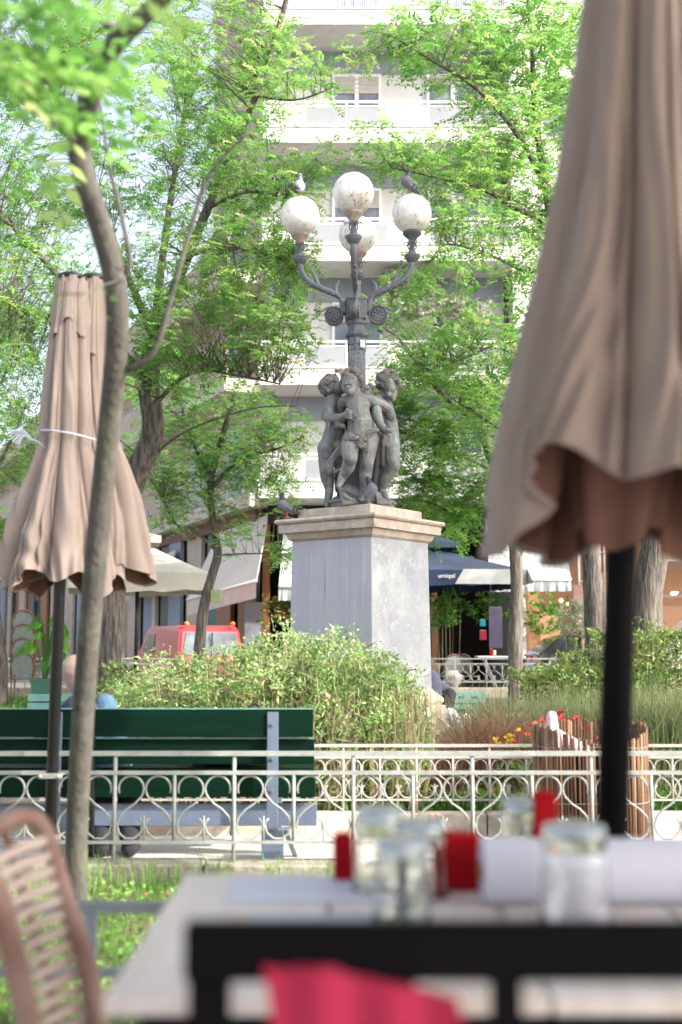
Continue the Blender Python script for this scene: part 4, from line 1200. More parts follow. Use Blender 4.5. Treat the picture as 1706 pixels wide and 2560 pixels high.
# --- the thin tree with the green box
tb = tree('young_tree', 'thin crooked young tree with a green box on its trunk beside the beige awning',
    [([A_(495, 1760, 19), A_(498, 1640, 19), A_(510, 1520, 19), A_(530, 1440, 19), A_(545, 1380, 19), A_(532, 1300, 18.9), A_(528, 1200, 18.8), A_(560, 1080, 18.6), A_(590, 980, 18.4)], .105, .04),
     ([A_(545, 1380, 19), A_(500, 1340, 18.8), A_(440, 1310, 18.6), A_(410, 1250, 18.4)], .035, .01),
     ([A_(535, 1390, 19), A_(600, 1385, 18.8), A_(680, 1385, 18.6), A_(710, 1400, 18.5)], .02, .007),
     ([A_(530, 1220, 18.8), A_(600, 1150, 18.4), A_(700, 1120, 18), A_(760, 1090, 17.6)], .04, .01),
     ([A_(528, 1200, 18.8), A_(480, 1100, 18.6), A_(450, 1000, 18.5)], .035, .01)],
    [B(560, 1190, 18.5, 170, 90, 1.3, 105), B(420, 1130, 18.6, 130, 120, 1.2, 75), B(690, 1100, 18, 120, 90, 1, 62), B(560, 1030, 18.5, 170, 90, 1.3, 85), B(440, 1290, 18.5, 70, 50, .7, 18), B(600, 1330, 18.6, 70, 40, .6, 14), B(705, 1380, 18.5, 50, 40, .4, 14), B(390, 980, 18.5, 100, 90, 1, 40), B(700, 1220, 18, 70, 60, .6, 20)],
    (at(495, 1760, 19).x, 19, 0), M['leaf'], M['bark'], L=.25, pods=.08, tintbias=-.08)
MB().box(at(541, 1491, 18.82), (.18, .10, .22), .1).build('meter_box', mat('olive_box', (.24, .30, .16), (.2, .26, .13), 4, .6), tb, bevel=.008)
# --- trees at the far left behind the terrace
tree('locust_tree', 'leaning rough trunk at the extreme left edge behind the stacked chairs',
    [([A_(-8, 1790, 20), A_(-8, 1650, 20), A_(-22, 1540, 20), A_(-44, 1430, 20), A_(-60, 1200, 20), A_(-40, 900, 20)], .2, .12), ([A_(-50, 1250, 20), A_(20, 1120, 19.6), A_(60, 1030, 19.4)], .05, .02)],
    [B(30, 1120, 19.8, 120, 130, 1.2, 70), B(10, 1300, 20, 60, 50, .8, 14), B(-20, 900, 20, 140, 200, 1.5, 90), B(90, 620, 21, 200, 260, 1.5, 120)], (at(30, 1790, 20).x, 20, 0), M['leaf_dk'], M['bark'], L=.27)
# --- right trees
tree('locust_tree', 'knobbly grey trunk just right of the navy parasol, with a deep green crown',
    [([A_(1290, 1800, 20), A_(1290, 1700, 20), A_(1289, 1600, 20), A_(1292, 1500, 20), A_(1290, 1400, 20), A_(1275, 1280, 19.8), A_(1240, 1180, 19.5), A_(1200, 1060, 19)], .145, .08),
     ([A_(1290, 1400, 20), A_(1330, 1250, 20), A_(1360, 1100, 20), A_(1380, 950, 19.8)], .09, .03),
     ([A_(1240, 1180, 19.5), A_(1140, 1130, 18.8), A_(1040, 1100, 18.2), A_(980, 1060, 18)], .05, .015),
     ([A_(1200, 1060, 19), A_(1110, 990, 18.4), A_(1060, 930, 18), A_(1000, 850, 17.6), A_(960, 820, 17.4)], .05, .012),
     ([A_(1240, 1200, 19.5), A_(1150, 1260, 19), A_(1060, 1260, 18.6)], .04, .012)],
    [B(1180, 1130, 19, 160, 110, 1.4, 150), B(1050, 1110, 18.4, 110, 110, 1.1, 95), B(1150, 1250, 19.2, 150, 60, 1.1, 78), B(1030, 1230, 18.6, 80, 60, .8, 34), B(1100, 1000, 18.3, 150, 90, 1.2, 84), B(1000, 950, 17.8, 90, 80, .9, 42), B(1240, 1330, 19.6, 80, 40, .6, 16), B(1120, 1320, 19.2, 50, 50, .5, 12), B(1300, 1180, 19.8, 100, 140, 1, 50), B(980, 1010, 18, 60, 60, .6, 16)],
    (at(1290, 1800, 20).x, 20, 0), M['leaf_dk'], M['bark'], L=.26)
tree('locust_tree', 'pale trunk just left of the black umbrella pole, airy crown spreading to the globes',
    [([A_(1492, 1800, 15), A_(1490, 1650, 15), A_(1486, 1520, 15), A_(1478, 1400, 15), A_(1460, 1200, 14.8), A_(1430, 900, 14.5), A_(1395, 640, 14.2), A_(1372, 480, 14)], .16, .075),
     ([A_(1372, 480, 14), A_(1340, 300, 13.8), A_(1330, 120, 13.6), A_(1318, -40, 13.5)], .05, .02),
     ([A_(1372, 480, 14), A_(1290, 330, 13.6), A_(1190, 220, 13.2), A_(1080, 150, 12.9), A_(980, 90, 12.7)], .045, .008),
     ([A_(1380, 560, 14.1), A_(1290, 520, 13.7), A_(1200, 470, 13.3), A_(1080, 440, 13), A_(980, 420, 12.8)], .04, .008),
     ([A_(1395, 640, 14.2), A_(1330, 680, 13.9), A_(1230, 640, 13.5), A_(1120, 610, 13.2), A_(1080, 650, 13)], .03, .007),
     ([A_(1430, 900, 14.5), A_(1340, 820, 14), A_(1240, 860, 13.6), A_(1150, 900, 13.3), A_(1060, 930, 13)], .035, .007),
     ([A_(1440, 960, 14.5), A_(1350, 950, 14.1), A_(1280, 880, 13.8), A_(1170, 870, 13.5)], .025, .007),
     ([A_(1460, 1200, 14.8), A_(1330, 1120, 14.3), A_(1200, 1040, 14), A_(1090, 970, 13.7)], .035, .008),
     ([A_(1395, 640, 14.2), A_(1460, 400, 14.2), A_(1500, 150, 14)], .05, .02)],
    [B(1150, 130, 13.4, 190, 120, 1.1, 82), B(1330, 140, 13.8, 130, 150, 1.1, 95), B(1000, 90, 12.9, 90, 70, .6, 22), B(1250, 330, 13.7, 160, 90, 1.1, 82), B(1120, 420, 13.3, 160, 90, 1, 70), B(1320, 500, 14, 110, 120, 1, 78), B(960, 380, 12.9, 100, 60, .6, 26), B(1180, 560, 13.5, 150, 70, .9, 50), B(1330, 700, 14, 110, 90, .9, 46), B(1120, 680, 13.2, 110, 60, .7, 26),
     B(1190, 860, 13.7, 160, 80, 1, 78), B(1060, 880, 13.4, 100, 90, .8, 48), B(1330, 900, 14.2, 90, 110, .9, 44), B(1230, 1000, 14, 130, 80, .9, 50), B(950, 780, 13.2, 50, 60, .4, 10), B(1460, 200, 14.2, 120, 250, 1.2, 100), B(1010, 700, 13, 60, 40, .4, 8), B(880, 130, 12.8, 40, 40, .3, 5)],
    (at(1492, 1800, 15).x, 15, 0), M['leaf'], M['bark'], L=.23, tintbias=.03)
tree('locust_tree', 'thick dark furrowed trunk leaning right beside the white van',
    [([A_(1620, 1800, 15.5), A_(1618, 1700, 15.5), A_(1616, 1590, 15.5), A_(1620, 1480, 15.5), A_(1640, 1370, 15.5), A_(1680, 1220, 15.4), A_(1720, 1000, 15.3)], .27, .16), ([A_(1628, 1430, 15.5), A_(1615, 1330, 15.6), A_(1590, 1200, 15.7)], .12, .07)],
    [B(1700, 700, 15.3, 260, 300, 1.8, 160), B(1650, 200, 15.3, 260, 260, 1.8, 120)], (at(1620, 1800, 15.5).x, 15.5, 0), M['leaf_dk'], M['bark'], L=.3)
# --- trees to the right, out of the picture, that shade the monument
for q, (X, Yt, zc_, n) in enumerate(((6.4, 8.3, 7.3, 1150), (5.0, 3.1, 7.5, 460), (10.8, 21.4, 8.2, 760), (10.3, 4.5, 7.0, 380))):
    tree('locust_tree', ['broad locust tree standing outside the picture to the right of the umbrella', 'locust tree standing outside the picture over the added shade awning', 'large locust tree outside the picture right of the far terrace', 'farthest right locust tree standing outside the picture'][q],
        [([(X, Yt, -.1), (X + .1, Yt, 2), (X - .1, Yt + .1, 4), (X, Yt, 6)], .22, .1), ([(X, Yt, 4), (X - 1, Yt + 1, 6), (X - 1.6, Yt + 2, 7.5)], .09, .03), ([(X, Yt, 4.5), (X + 1.2, Yt - .8, 6.4), (X + 2, Yt - 1, 7.6)], .09, .03)],
        [(X - .3, Yt + .3, zc_, (2.4, 1.8, 3.5, 2.0)[q], (2.6, 1.6, 3.4, 1.7)[q], (2.9, 1.4, 3.3, 1.3)[q], n)], (X, Yt, 0), M['leaf_dk'], M['bark'], L=.34, npair=5, dens=1)

# ---------------------------------------------------------------- lawn
def scatter(n, x0, x1, y0, y1, z):
    return np.stack([rng.uniform(x0, x1, n), rng.uniform(y0, y1, n), np.full(n, z)], 1)
P = scatter(28000, -2.6, 1.2, 3.02, 6.12, -0.09)
dens = np.array([mnoise.noise(Vector((p[0] * 2.2, p[1] * 2.2, 3))) for p in P])
P = P[dens > -.25 + rng.uniform(-.25, .25, len(P))]
n = len(P)
pt = np.array([mnoise.noise(Vector((p[0] * 1.6, p[1] * 1.2, 9))) for p in P])
V1 = blades(P, rng.uniform(.03, .075, n), rng.uniform(.003, .006, n), rng.uniform(.1, .9, n))
T1 = np.tile(np.clip(.45 + pt * .6 + rng.normal(0, .16, n), 0, 1), 2)
# clover and dead leaves
Pc = scatter(9000, -2.6, 1.2, 3.02, 6.05, -.06); n = len(Pc)
V2 = simple_leaves(Pc + rng.normal(0, .008, (n, 3)), nrm(rand_dirs(n, -.1, .5)), rng.uniform(.02, .04, n), rng.uniform(.015, .03, n))
T2 = np.clip(rng.normal(.45, .16, n), 0, 1)
# tufts by the kerb
Pt = []
for cx in (-1.55, -1.28, -1.22, -.98, -.9, -.72, -.62, -.35, -.1, .2):
    m = rng.integers(14, 40); Pt.append(np.stack([rng.normal(cx, .05, m), rng.normal(6.06, .05, m), np.full(m, -.09)], 1))
Pt = np.concatenate(Pt); n = len(Pt)
V3 = blades(Pt, rng.uniform(.08, .24, n), rng.uniform(.004, .007, n), rng.uniform(.1, .7, n))
T3 = np.tile(np.clip(rng.normal(.5, .2, n), 0, 1), 2)
o = quads_mesh('grass', np.concatenate([V1, V2, V3]), M['grass'], None, np.concatenate([T1, T2, T3]), (0, 4.5, 0))
tag(o, 'bright short grass and clover on the lawn between cafe and kerb', 'grass', kind='stuff')
P = scatter(9000, -9, -.7, 19.4, 23.1, .05); n = len(P)
o = quads_mesh('grass', blades(P, rng.uniform(.04, .10, n), rng.uniform(.012, .02, n), rng.uniform(.1, .9, n)), M['grass'], None, np.tile(np.clip(rng.normal(.3, .15, n), 0, 1), 2), (-4, 21, 0))
tag(o, 'grass strip far left by the pale green bench', 'grass', kind='stuff')
# fallen leaves on the lawn
mb = MB()
for px, py in ((328, 2278), (340, 2350), (290, 2390), (380, 2262), (420, 2190), (366, 2196)):
    Yg = CH * F / (py - 1603); Yg = max(3.1, min(6.1, Yg)); p = Vector((at(px, py, Yg).x, Yg, -.035)); a = random.uniform(0, 6)
    u = Vector((math.cos(a), math.sin(a), .3)) * .011; w = Vector((-u.y, u.x, .01)) * .6
    mb.add([p - u, p + w + Vector((0, 0, .008)), p + u * 1.1, p - w], [(0, 1, 2, 3)])
o = mb.build('fallen_leaves', mat('fallen_leaf', (.20, .06, .03), (.15, .05, .03), 20, .8), fixn=False); tag(o, 'few russet fallen leaves on the lawn', 'leaves', kind='stuff')

# ---------------------------------------------------------------- big sunlit bush
def bush(name, label, lobes, leafm, n, l=(.04, .07), wr=.5, stems=0, stemm=None, dry=0, base=None, shell=.55, group=None, cat='bush', flowers=None, tb=0):
    """lobes: (c, r) ellipsoids in metres"""
    t = empty(name, base, label, cat, group)
    vol = np.array([r[0] * r[2] + r[1] * r[2] for c, r in lobes]); vol = vol / vol.sum()
    P_ = []; D_ = []; T_ = []; S_ = MB(); lo_ = MB()
    stemq = []; stt = []
    for (c, r), v in zip(lobes, vol):
        nc = int(n * v / 9)
        d = rand_dirs(nc, -.75, 1) * (rng.uniform(shell, 1.05, nc) ** .6)[:, None]
        cc = np.array(c) + d * np.array(r)
        bump_ = np.array([mnoise.noise(Vector(q * 3.1)) for q in cc])
        cc += d * np.array(r) * (bump_ * .6)[:, None]
        keep = cc[:, 2] > .05
        cc = cc[keep]; d = d[keep]; bump_ = bump_[keep]
        for q, dd, bb in zip(cc, d, bump_):
            m = rng.integers(6, 12)
            P_.append(q + rng.normal(0, .03, (m, 3)))
            D_.append(nrm(rand_dirs(m, -.5, .9) + dd * .7))
            T_.append(np.clip(rng.normal(.38 + tb + bb * .35, .2, m) + (rng.random(m) < .08) * .5, 0, 1))
        # upright shoots and dry stems
        ns = int(stems * v)
        if ns:
            a = rng.uniform(0, 2 * np.pi, ns); q = np.sqrt(rng.uniform(0, 1, ns))
            root = np.stack([c[0] + r[0] * .6 * q * np.cos(a), c[1] + r[1] * .8 * q * np.sin(a), np.full(ns, .03)], 1)
            topz = c[2] + r[2] * np.sqrt(np.maximum(0, 1 - (q * .8) ** 2)) * rng.uniform(.6, 1.12, ns)
            tip = np.stack([c[0] + r[0] * .95 * q * np.cos(a), c[1] + r[1] * .95 * q * np.sin(a), topz], 1)
            mid = (root + tip) / 2 + rng.normal(0, .03, (ns, 3))
            w = rng.uniform(.004, .009, ns)[:, None]; sv = np.zeros((ns, 3)); b_ = rng.uniform(0, np.pi, ns); sv[:, 0] = np.cos(b_); sv[:, 1] = np.sin(b_)
            stemq.append(np.stack([root - sv * w, root + sv * w, mid + sv * w * .8, mid - sv * w * .8], 1))
            stemq.append(np.stack([mid - sv * w * .8, mid + sv * w * .8, tip + sv * w * .3, tip - sv * w * .3], 1))
    P_ = np.concatenate(P_); D_ = np.concatenate(D_); T_ = np.concatenate(T_); n_ = len(P_)
    l_ = rng.uniform(l[0], l[1], n_)
    quads_mesh('foliage', simple_leaves(P_, D_, l_, l_ * wr * rng.uniform(.7, 1.2, n_)), leafm, t, T_)
    if stemq:
        V_ = np.concatenate(stemq)
        quads_mesh('stems', V_, stemm or M['dry_stem'], t, rng.uniform(0, 1, len(V_)))
    if dry:
        idx = rng.integers(0, n_, dry); Pd = P_[idx]
        dd = nrm(rand_dirs(dry, -.9, .5)); ld = rng.uniform(.06, .15, dry)
        quads_mesh('dry_leaves', simple_leaves(Pd, dd, ld, ld * .10), M['dry_stem'], t, rng.uniform(.2, 1, dry))
    if flowers:
        mm, nf, rf = flowers; mb = MB(); idx = rng.integers(0, n_, nf)
        for i in idx: mb.sphere(Vector(P_[i]) + Vector((0, -.03, .02)), rf * random.uniform(.7, 1.2), 6, 4, (1, 1, .6))
        mb.build('blossom', mm, t, fixn=False)
    return t
def LB(x, y, Y, rx, ry, rY):
    p = at(x, y, Y); k = F / Y
    return ((p.x, p.y, p.z), (rx / k, rY, ry / k))
bush('lantana_bush', 'large sunlit pale green bush with dry stems in front of the pedestal',
     [LB(350, 1800, 8.9, 90, 100, .5), LB(450, 1770, 8.8, 120, 120, .6), LB(580, 1735, 8.7, 120, 115, .7), LB(700, 1715, 8.7, 120, 120, .7), LB(820, 1725, 8.6, 120, 125, .7), LB(920, 1765, 8.5, 110, 130, .7), LB(975, 1820, 8.4, 90, 130, .6), LB(850, 1860, 8.2, 150, 150, .5), LB(700, 1850, 8.4, 200, 150, .6), LB(500, 1850, 8.6, 200, 120, .6), LB(960, 1900, 8.15, 100, 100, .4)],
     M['leaf_bush'], 40000, (.020, .044), .55, 1500, None, 4500, (-.4, 8.6, .03), .6, flowers=(M['petal_pink'], 26, .018))
# drooping narrow cream leaves and bare stems of its right half
bo = [o for o in bpy.data.objects if o.name.startswith('lantana_bush')][0]
n = 4200
px_ = rng.normal(900, 110, n); py_ = rng.uniform(1640, 1990, n); yy_ = rng.normal(8.05, .16, n) + np.maximum(0, 1800 - py_) / 900
okk = (px_ < 1075 + rng.uniform(-25, 15, n)) & (px_ > 690) & (py_ > 1640 + np.abs(px_ - 880) ** 2 / 500); px_, py_, yy_ = px_[okk], py_[okk], yy_[okk]; n = len(px_)
Pn = np.array([list(at(a, b, c)) for a, b, c in zip(px_, py_, yy_)]); kp = Pn[:, 2] > .06; Pn = Pn[kp]; n = len(Pn)
Dn = nrm(rand_dirs(n, -1, .15) + np.array([0, -.1, -.5])); ln_ = rng.uniform(.035, .085, n)
quads_mesh('drooping_leaves', simple_leaves(Pn, Dn, ln_, ln_ * rng.uniform(.08, .2, n)), M['leaf_bush'], bo, np.clip(rng.normal(.5, .25, n), 0, 1))
n = 260; rx_ = rng.uniform(760, 1060, n); y0_ = rng.normal(7.9, .1, n)
r0_ = np.array([[at(a, 1990, c).x, c, .04] for a, c in zip(rx_, y0_)]); t0_ = r0_ + np.stack([rng.normal(0, .10, n), rng.normal(.1, .1, n), rng.uniform(.45, .85, n)], 1); m0_ = (r0_ + t0_) / 2 + rng.normal(0, .03, (n, 3))
wv = np.stack([rng.uniform(.003, .007, n), np.zeros(n), np.zeros(n)], 1)
quads_mesh('bare_stems', np.concatenate([np.stack([r0_ - wv, r0_ + wv, m0_ + wv * .8, m0_ - wv * .8], 1), np.stack([m0_ - wv * .8, m0_ + wv * .8, t0_ + wv * .4, t0_ - wv * .4], 1)]), M['dry_stem'], bo, rng.uniform(0, .8, 2 * n))
# a few tall leafy shoots standing out of it
mb = MB(); Pq = []; Dq = []
for px, py, Yq, h in ((700, 1625, 8.6, .5), (668, 1610, 8.7, .4), (905, 1640, 8.4, .45), (930, 1655, 8.3, .35), (1020, 1690, 8.2, .45), (985, 1640, 8.3, .4), (1060, 1730, 8.2, .4), (640, 1600, 8.8, .35), (310, 1700, 8.9, .35), (450, 1640, 8.8, .3), (560, 1620, 8.7, .35), (800, 1600, 8.6, .35)):
    tp = at(px, py, Yq); b = tp - Vector((random.uniform(-.08, .08), 0, h))
    mb.tube(sweep([b, b.lerp(tp, .5) + Vector((.02, 0, 0)), tp], 3), .004, 4)
    for q in np.linspace(.35, 1, 9):
        for s_ in range(3):
            Pq.append(list(b.lerp(tp, q))); Dq.append(nrm(rand_dirs(1, -.3, .5))[0])
so = empty('leafy_shoots', (-.4, 8.5, .03), 'tall leafy shoots standing out of the top of the big bush', 'plant')
mb.build('stems', M['dry_stem'], so, fixn=False)
Pq = np.array(Pq); Dq = np.array(Dq); n = len(Pq); l_ = rng.uniform(.04, .075, n)
quads_mesh('foliage', simple_leaves(Pq, Dq, l_, l_ * .42), M['leaf_bush'], so, np.clip(rng.normal(.35, .15, n), 0, 1))

# border grasses
def tuft(name, label, spots, m, n, h, w, lean, base, cat='grass clump', group=None, tint=(.5, .2), spread=.12):
    P_ = []
    for (x, Yq, s) in spots:
        k = int(n * s); r_ = np.abs(rng.normal(0, spread, k)); a = rng.uniform(0, 2 * np.pi, k)
        P_.append(np.stack([x + r_ * np.cos(a), Yq + r_ * np.sin(a) * .8, np.full(k, .03)], 1))
    P_ = np.concatenate(P_); k = len(P_)
    V_ = blades(P_, rng.uniform(*h, k), rng.uniform(*w, k), np.clip(rng.normal(lean, .25, k), 0.02, 1.1))
    o = quads_mesh(name, V_, m, None, np.tile(np.clip(rng.normal(tint[0], tint[1], k), 0, 1), 2), base)
    return tag(o, label, cat, group)
def XY(x, Y): return (x - 853) * Y / F
for q, (x, Yq, nn, hh, lab) in enumerate(((1085, 8.3, 330, (.25, .62), 'short dry reddish grass clump against the big bush'), (1165, 8.5, 620, (.4, .85), 'dry reddish grass clump before the pedestal base'), (1245, 8.8, 700, (.4, .95), 'tallest dry reddish grass clump, right of the pedestal base'), (1315, 9.1, 420, (.4, .8), 'dry reddish grass clump nearest the red flowers'))):
    tuft('dry_grass', lab, [(XY(x, Yq), Yq, 1)], M['grass_dry'], int(nn * 1.3), hh, (.003, .007), .75, (XY(x, Yq), Yq, .03), spread=.15, group='dry grass clumps in the flower bed')
bs = []
for i in range(9): bs.append((XY(1190 + i * 62, 10.6), 10.6 + random.uniform(-.5, .6), 1))
tuft('border_grass', 'band of grey-green ornamental grass behind the dry clumps', bs, M['grass_blue'], 620, (.35, .82), (.006, .013), .4, (2.3, 10.6, .03), spread=.24)
bs = [(XY(1560 + i * 50, 9.6), 9.6 + random.uniform(-.3, .3), 1) for i in range(5)]
tuft('border_grass', 'thick silvery grass at the right edge behind the reed screen', bs, M['grass_blue'], 600, (.4, .95), (.006, .013), .45, (2.8, 9.6, .03), spread=.24, tint=(.62, .2))
# low plants in the front of the bed
bs = [(XY(x, 7.9), 7.9 + random.uniform(-.12, .12), 1) for x in range(780, 1760, 46)]
tuft('low_plants', 'low green bedding plants just behind the marble kerb', bs, M['grass'], 120, (.05, .20), (.012, .022), .7, (.9, 7.9, .03), 'plants', spread=.12, tint=(.25, .15))
bush('bedding_plant', 'low leafy flowering plant with red and yellow blooms by the reed screen', [((XY(1300, 8.1), 8.1, .15), (.35, .25, .17)), ((XY(1400, 8.3), 8.3, .2), (.35, .25, .3))], M['leaf_shrub'], 2200, (.04, .07), .45, 60, None, 0, (XY(1340, 8.1), 8.1, .03), .4)
def flowers(label, spots, m, r, base, n=6):
    mb = MB()
    for (x, y, Yq) in spots:
        c = at(x, y, Yq)
        for k in range(n):
            a = 2 * math.pi * k / n + random.random(); u = Vector((math.cos(a), math.sin(a) * .6 - .3, random.uniform(-.2, .5))).normalized() * r
            w = u.cross(Vector((0, -1, .3))).normalized() * r * .35
            mb.extr([c, c + u * .55 + w, c + u, c + u * .55 - w], (0, -.004, 0))
    o = mb.build('flowers', m, None, base, fixn=False)
    return tag(o, label, 'flowers')
flowers('red star-shaped flowers above the reed screen', [(x, y, 8.0) for x, y in ((1345, 1808), (1360, 1800), (1352, 1818), (1400, 1782), (1402, 1795), (1415, 1800), (1442, 1798), (1450, 1806), (1460, 1820), (1466, 1828), (1474, 1820), (1335, 1812), (1330, 1840), (1338, 1855), (1485, 1845), (1412, 1812), (1380, 1806))], M['petal_red'], .035, (1.5, 8.0, .3), 8)
flowers('yellow flowers left of the reed screen', [(x, y, 8.1) for x, y in ((1268, 1842), (1275, 1850), (1280, 1838), (1297, 1826), (1320, 1836), (1245, 1856), (1240, 1848), (1288, 1888), (1295, 1882), (1272, 1855))], M['petal_yellow'], .028, (1.2, 8.1, .2))
flowers('small red flowers low in the bed beside the yellow ones', [(x, y, 8.05) for x, y in ((1268, 1886), (1280, 1884), (1290, 1852), (1310, 1830), (1258, 1890))], M['petal_red'], .028, (1.2, 8.05, .2))
# shrubs behind on the right
bush('shrub', 'loose green and russet shrub at the right in front of the van', [LB(1420, 1715, 13.5, 120, 50, .7), LB(1570, 1650, 13.6, 110, 80, .8), LB(1680, 1660, 13.8, 90, 80, .8), LB(1500, 1720, 13.0, 150, 60, .7), LB(1650, 1730, 13, 120, 60, .6)], M['leaf_shrub'], 9000, (.045, .08), .5, 300, None, 300, (3.4, 13.5, .03), .4)
bush('shrub', 'small rounded green shrub touching the far railing', [LB(1440, 1665, 16, 45, 35, .5), LB(1360, 1705, 15.5, 80, 35, .5)], M['leaf_shrub'], 1500, (.045, .08), .5, 100, None, 100, (3.0, 16, .03), .4)
bush('shrub', 'dark shrub at the left end of the big bush behind the seated man', [LB(300, 1740, 10.5, 50, 70, .4), LB(255, 1790, 10.5, 60, 50, .4)], M['leaf_shrub'], 1800, (.04, .07), .5, 60, None, 0, (-2.1, 10.5, .03), .4)
# balcony plants
bush('balcony_shrub', 'pale olive-leaved shrub on the balcony right of the lamp', [LB(1080, 770, 28.5, 80, 50, .4), LB(1160, 790, 28.5, 60, 45, .4)], M['leaf_grey'], 3000, (.10, .17), .4, 0, None, 0, tuple(at(1100, 830, 28.5)), .3)
bush('balcony_shrub', 'taller pale shrub on the balcony just beside the lamp scroll', [LB(1000, 740, 28.4, 50, 80, .4)], M['leaf_grey'], 1600, (.10, .17), .4, 0, None, 0, tuple(at(1000, 830, 28.4)), .3)
bush('hanging_basket', 'orange and green hanging plant under the awning left of the pedestal', [LB(690, 1530, 27.5, 38, 40, .35), LB(712, 1510, 27.5, 25, 25, .3)], M['leaf_shrub'], 900, (.08, .13), .5, 0, None, 0, tuple(at(690, 1560, 27.5)), .3, flowers=(mat('orange_bloom', (.7, .25, .03), (.6, .2, .03), 9, .8), 50, .05), cat='plant')
bush('climbing_plant', 'dark climbing plant hanging over the restaurant front', [LB(1230, 1520, 28.6, 130, 40, .4), LB(1370, 1545, 28.6, 60, 60, .4)], M['leaf_dk'], 1500, (.08, .14), .5, 0, None, 0, tuple(at(1230, 1600, 28.6)), .3, cat='plant')
bush('potted_tree', 'bright green potted plant under the navy parasol next to the pedestal', [LB(1110, 1535, 24.5, 40, 55, .4), LB(1130, 1370, 27, 50, 50, .4)], M['leaf_dk'], 1500, (.07, .12), .5, 12, None, 0, tuple(at(1110, 1640, 24.5)), .3, cat='plant')
bush('potted_shrub', 'silvery potted shrub between the black car and the pale trunk', [LB(1440, 1560, 24.0, 32, 70, .4)], M['leaf_grey'], 900, (.07, .12), .5, 10, None, 0, tuple(at(1440, 1650, 24)), .3, cat='plant')
# ---------------------------------------------------------------- green bench in front
YBN = 6.68
def zb_(y, Y): return at(853, y, Y).z
bench = empty('bench', (-1.0, YBN, -0.06), 'long dark green slatted bench seen from behind on blue-grey steel legs', 'bench')
xr, xl = xx(784, 1800, YBN), -2.25
lean = 0.05     # back leans towards the viewer at the top
slats = [(1771, 1840), (1846, 1909), (1933, 1994)]
for i, (ya, yb) in enumerate(slats):
    zt, zb2 = zb_(ya, YBN), zb_(yb, YBN)
    yo = YBN - .05 + .035 * i
    MB().box2((xl, yo - .018, zb2), (xr + .006 * i, yo + .018, zt)).build('back_slat', M['green_paint'], bench, bevel=.004)
    MB().box2((xl, yo - .0185, zt - .001), (xr + .006 * i, yo + .0185, zt + .0035)).build('sky_lit_edge', M['green_light'], bench)  # pale strip painted in for sky light on the slat top
for k in range(4):
    y0 = YBN + .10 + k * .11
    MB().box2((xl, y0, .415), (xr, y0 + .09, .445)).build('seat_slat', M['green_paint'], bench, bevel=.004)
MB().box2((xl, YBN + .06, zb_(2069, YBN)), (xr + .02, YBN + .10, zb_(2014, YBN))).build('beam', M['bench_steel'], bench, bevel=.003)
for px in (684, 148):
    X = xx(px, 1900, YBN)
    lg = MB()
    lg.box2((X - .032, YBN - .082, zb_(2070, YBN)), (X + .032, YBN - .073, zb_(1778, YBN)))
    lg.box2((X - .062, YBN - .07, -.06), (X + .062, YBN + .05, zb_(2071, YBN)))
    lo_ = lg.build('leg', M['bench_steel'], bench, bevel=.002)
    MB().bar((X + .075, YBN + .02, zb_(2072, YBN)), (X + .135, YBN + .10, -.055), .04, .03).build('brace', M['alu'], lo_)
    MB().bar((X, YBN - .03, .36), (X, YBN + .52, .40), .05, .03).build('seat_bracket', M['bench_steel'], lo_)
    MB().bar((X, YBN + .47, -.06), (X, YBN + .47, .40), .05, .05, up=(0, 1, 0)).build('front_leg', M['bench_steel'], lo_)
    bt = MB()
    for z in (1808, 1893, 1972): 
        c = Vector((X, YBN - .084, zb_(z, YBN))); bt.tube([c, c - Vector((0, .008, 0))], .011, 8)
    bt.build('bolt', M['bench_steel'], lo_)

# ---------------------------------------------------------------- people
def human(name, label, base, caps_, parts, voxel=.014, skin='skin', group=None):
    """caps_: body joints in world coordinates; parts: (name, material, joints, voxel)"""
    t = empty(name, base, label, 'person', group)
    mb = MB()
    for c in caps_:
        for p, q in zip(c[:-1], c[1:]): mb.caps(p[0], q[0], p[1], q[1], 12)
    organic('body', mb, M[skin], t, voxel, 3)
    for nm, mm, cs, vx in parts:
        mb = MB()
        for c in cs:
            for p, q in zip(c[:-1], c[1:]): mb.caps(p[0], q[0], p[1], q[1], 12)
        organic(nm, mb, M[mm], t, vx, 2)
    return t
def V3(x, y, z): return Vector((x, y, z))
def hand(base, d, side, s=1.0):
    """five fingers from a palm; joints list for human()"""
    d = Vector(d).normalized(); sd_ = Vector(side).normalized(); out_ = [[(base, .034 * s), (base + d * .07 * s, .036 * s)]]
    for k in range(4):
        r0 = base + d * .075 * s + sd_ * (k - 1.5) * .019 * s
        L_ = (.062, .074, .070, .055)[k] * s
        out_.append([(r0, .010 * s), (r0 + d * L_ * .5 - Vector((0, 0, .008)), .009 * s), (r0 + d * L_ - Vector((0, 0, .03 * s)), .0075 * s)])
    b = base + d * .02 * s + sd_ * -.032 * s
    out_.append([(b, .012 * s), (b + (d * .5 - sd_) * .035 * s, .010 * s), (b + (d * .8 - sd_ * .9) * .055 * s, .009 * s)])
    return out_
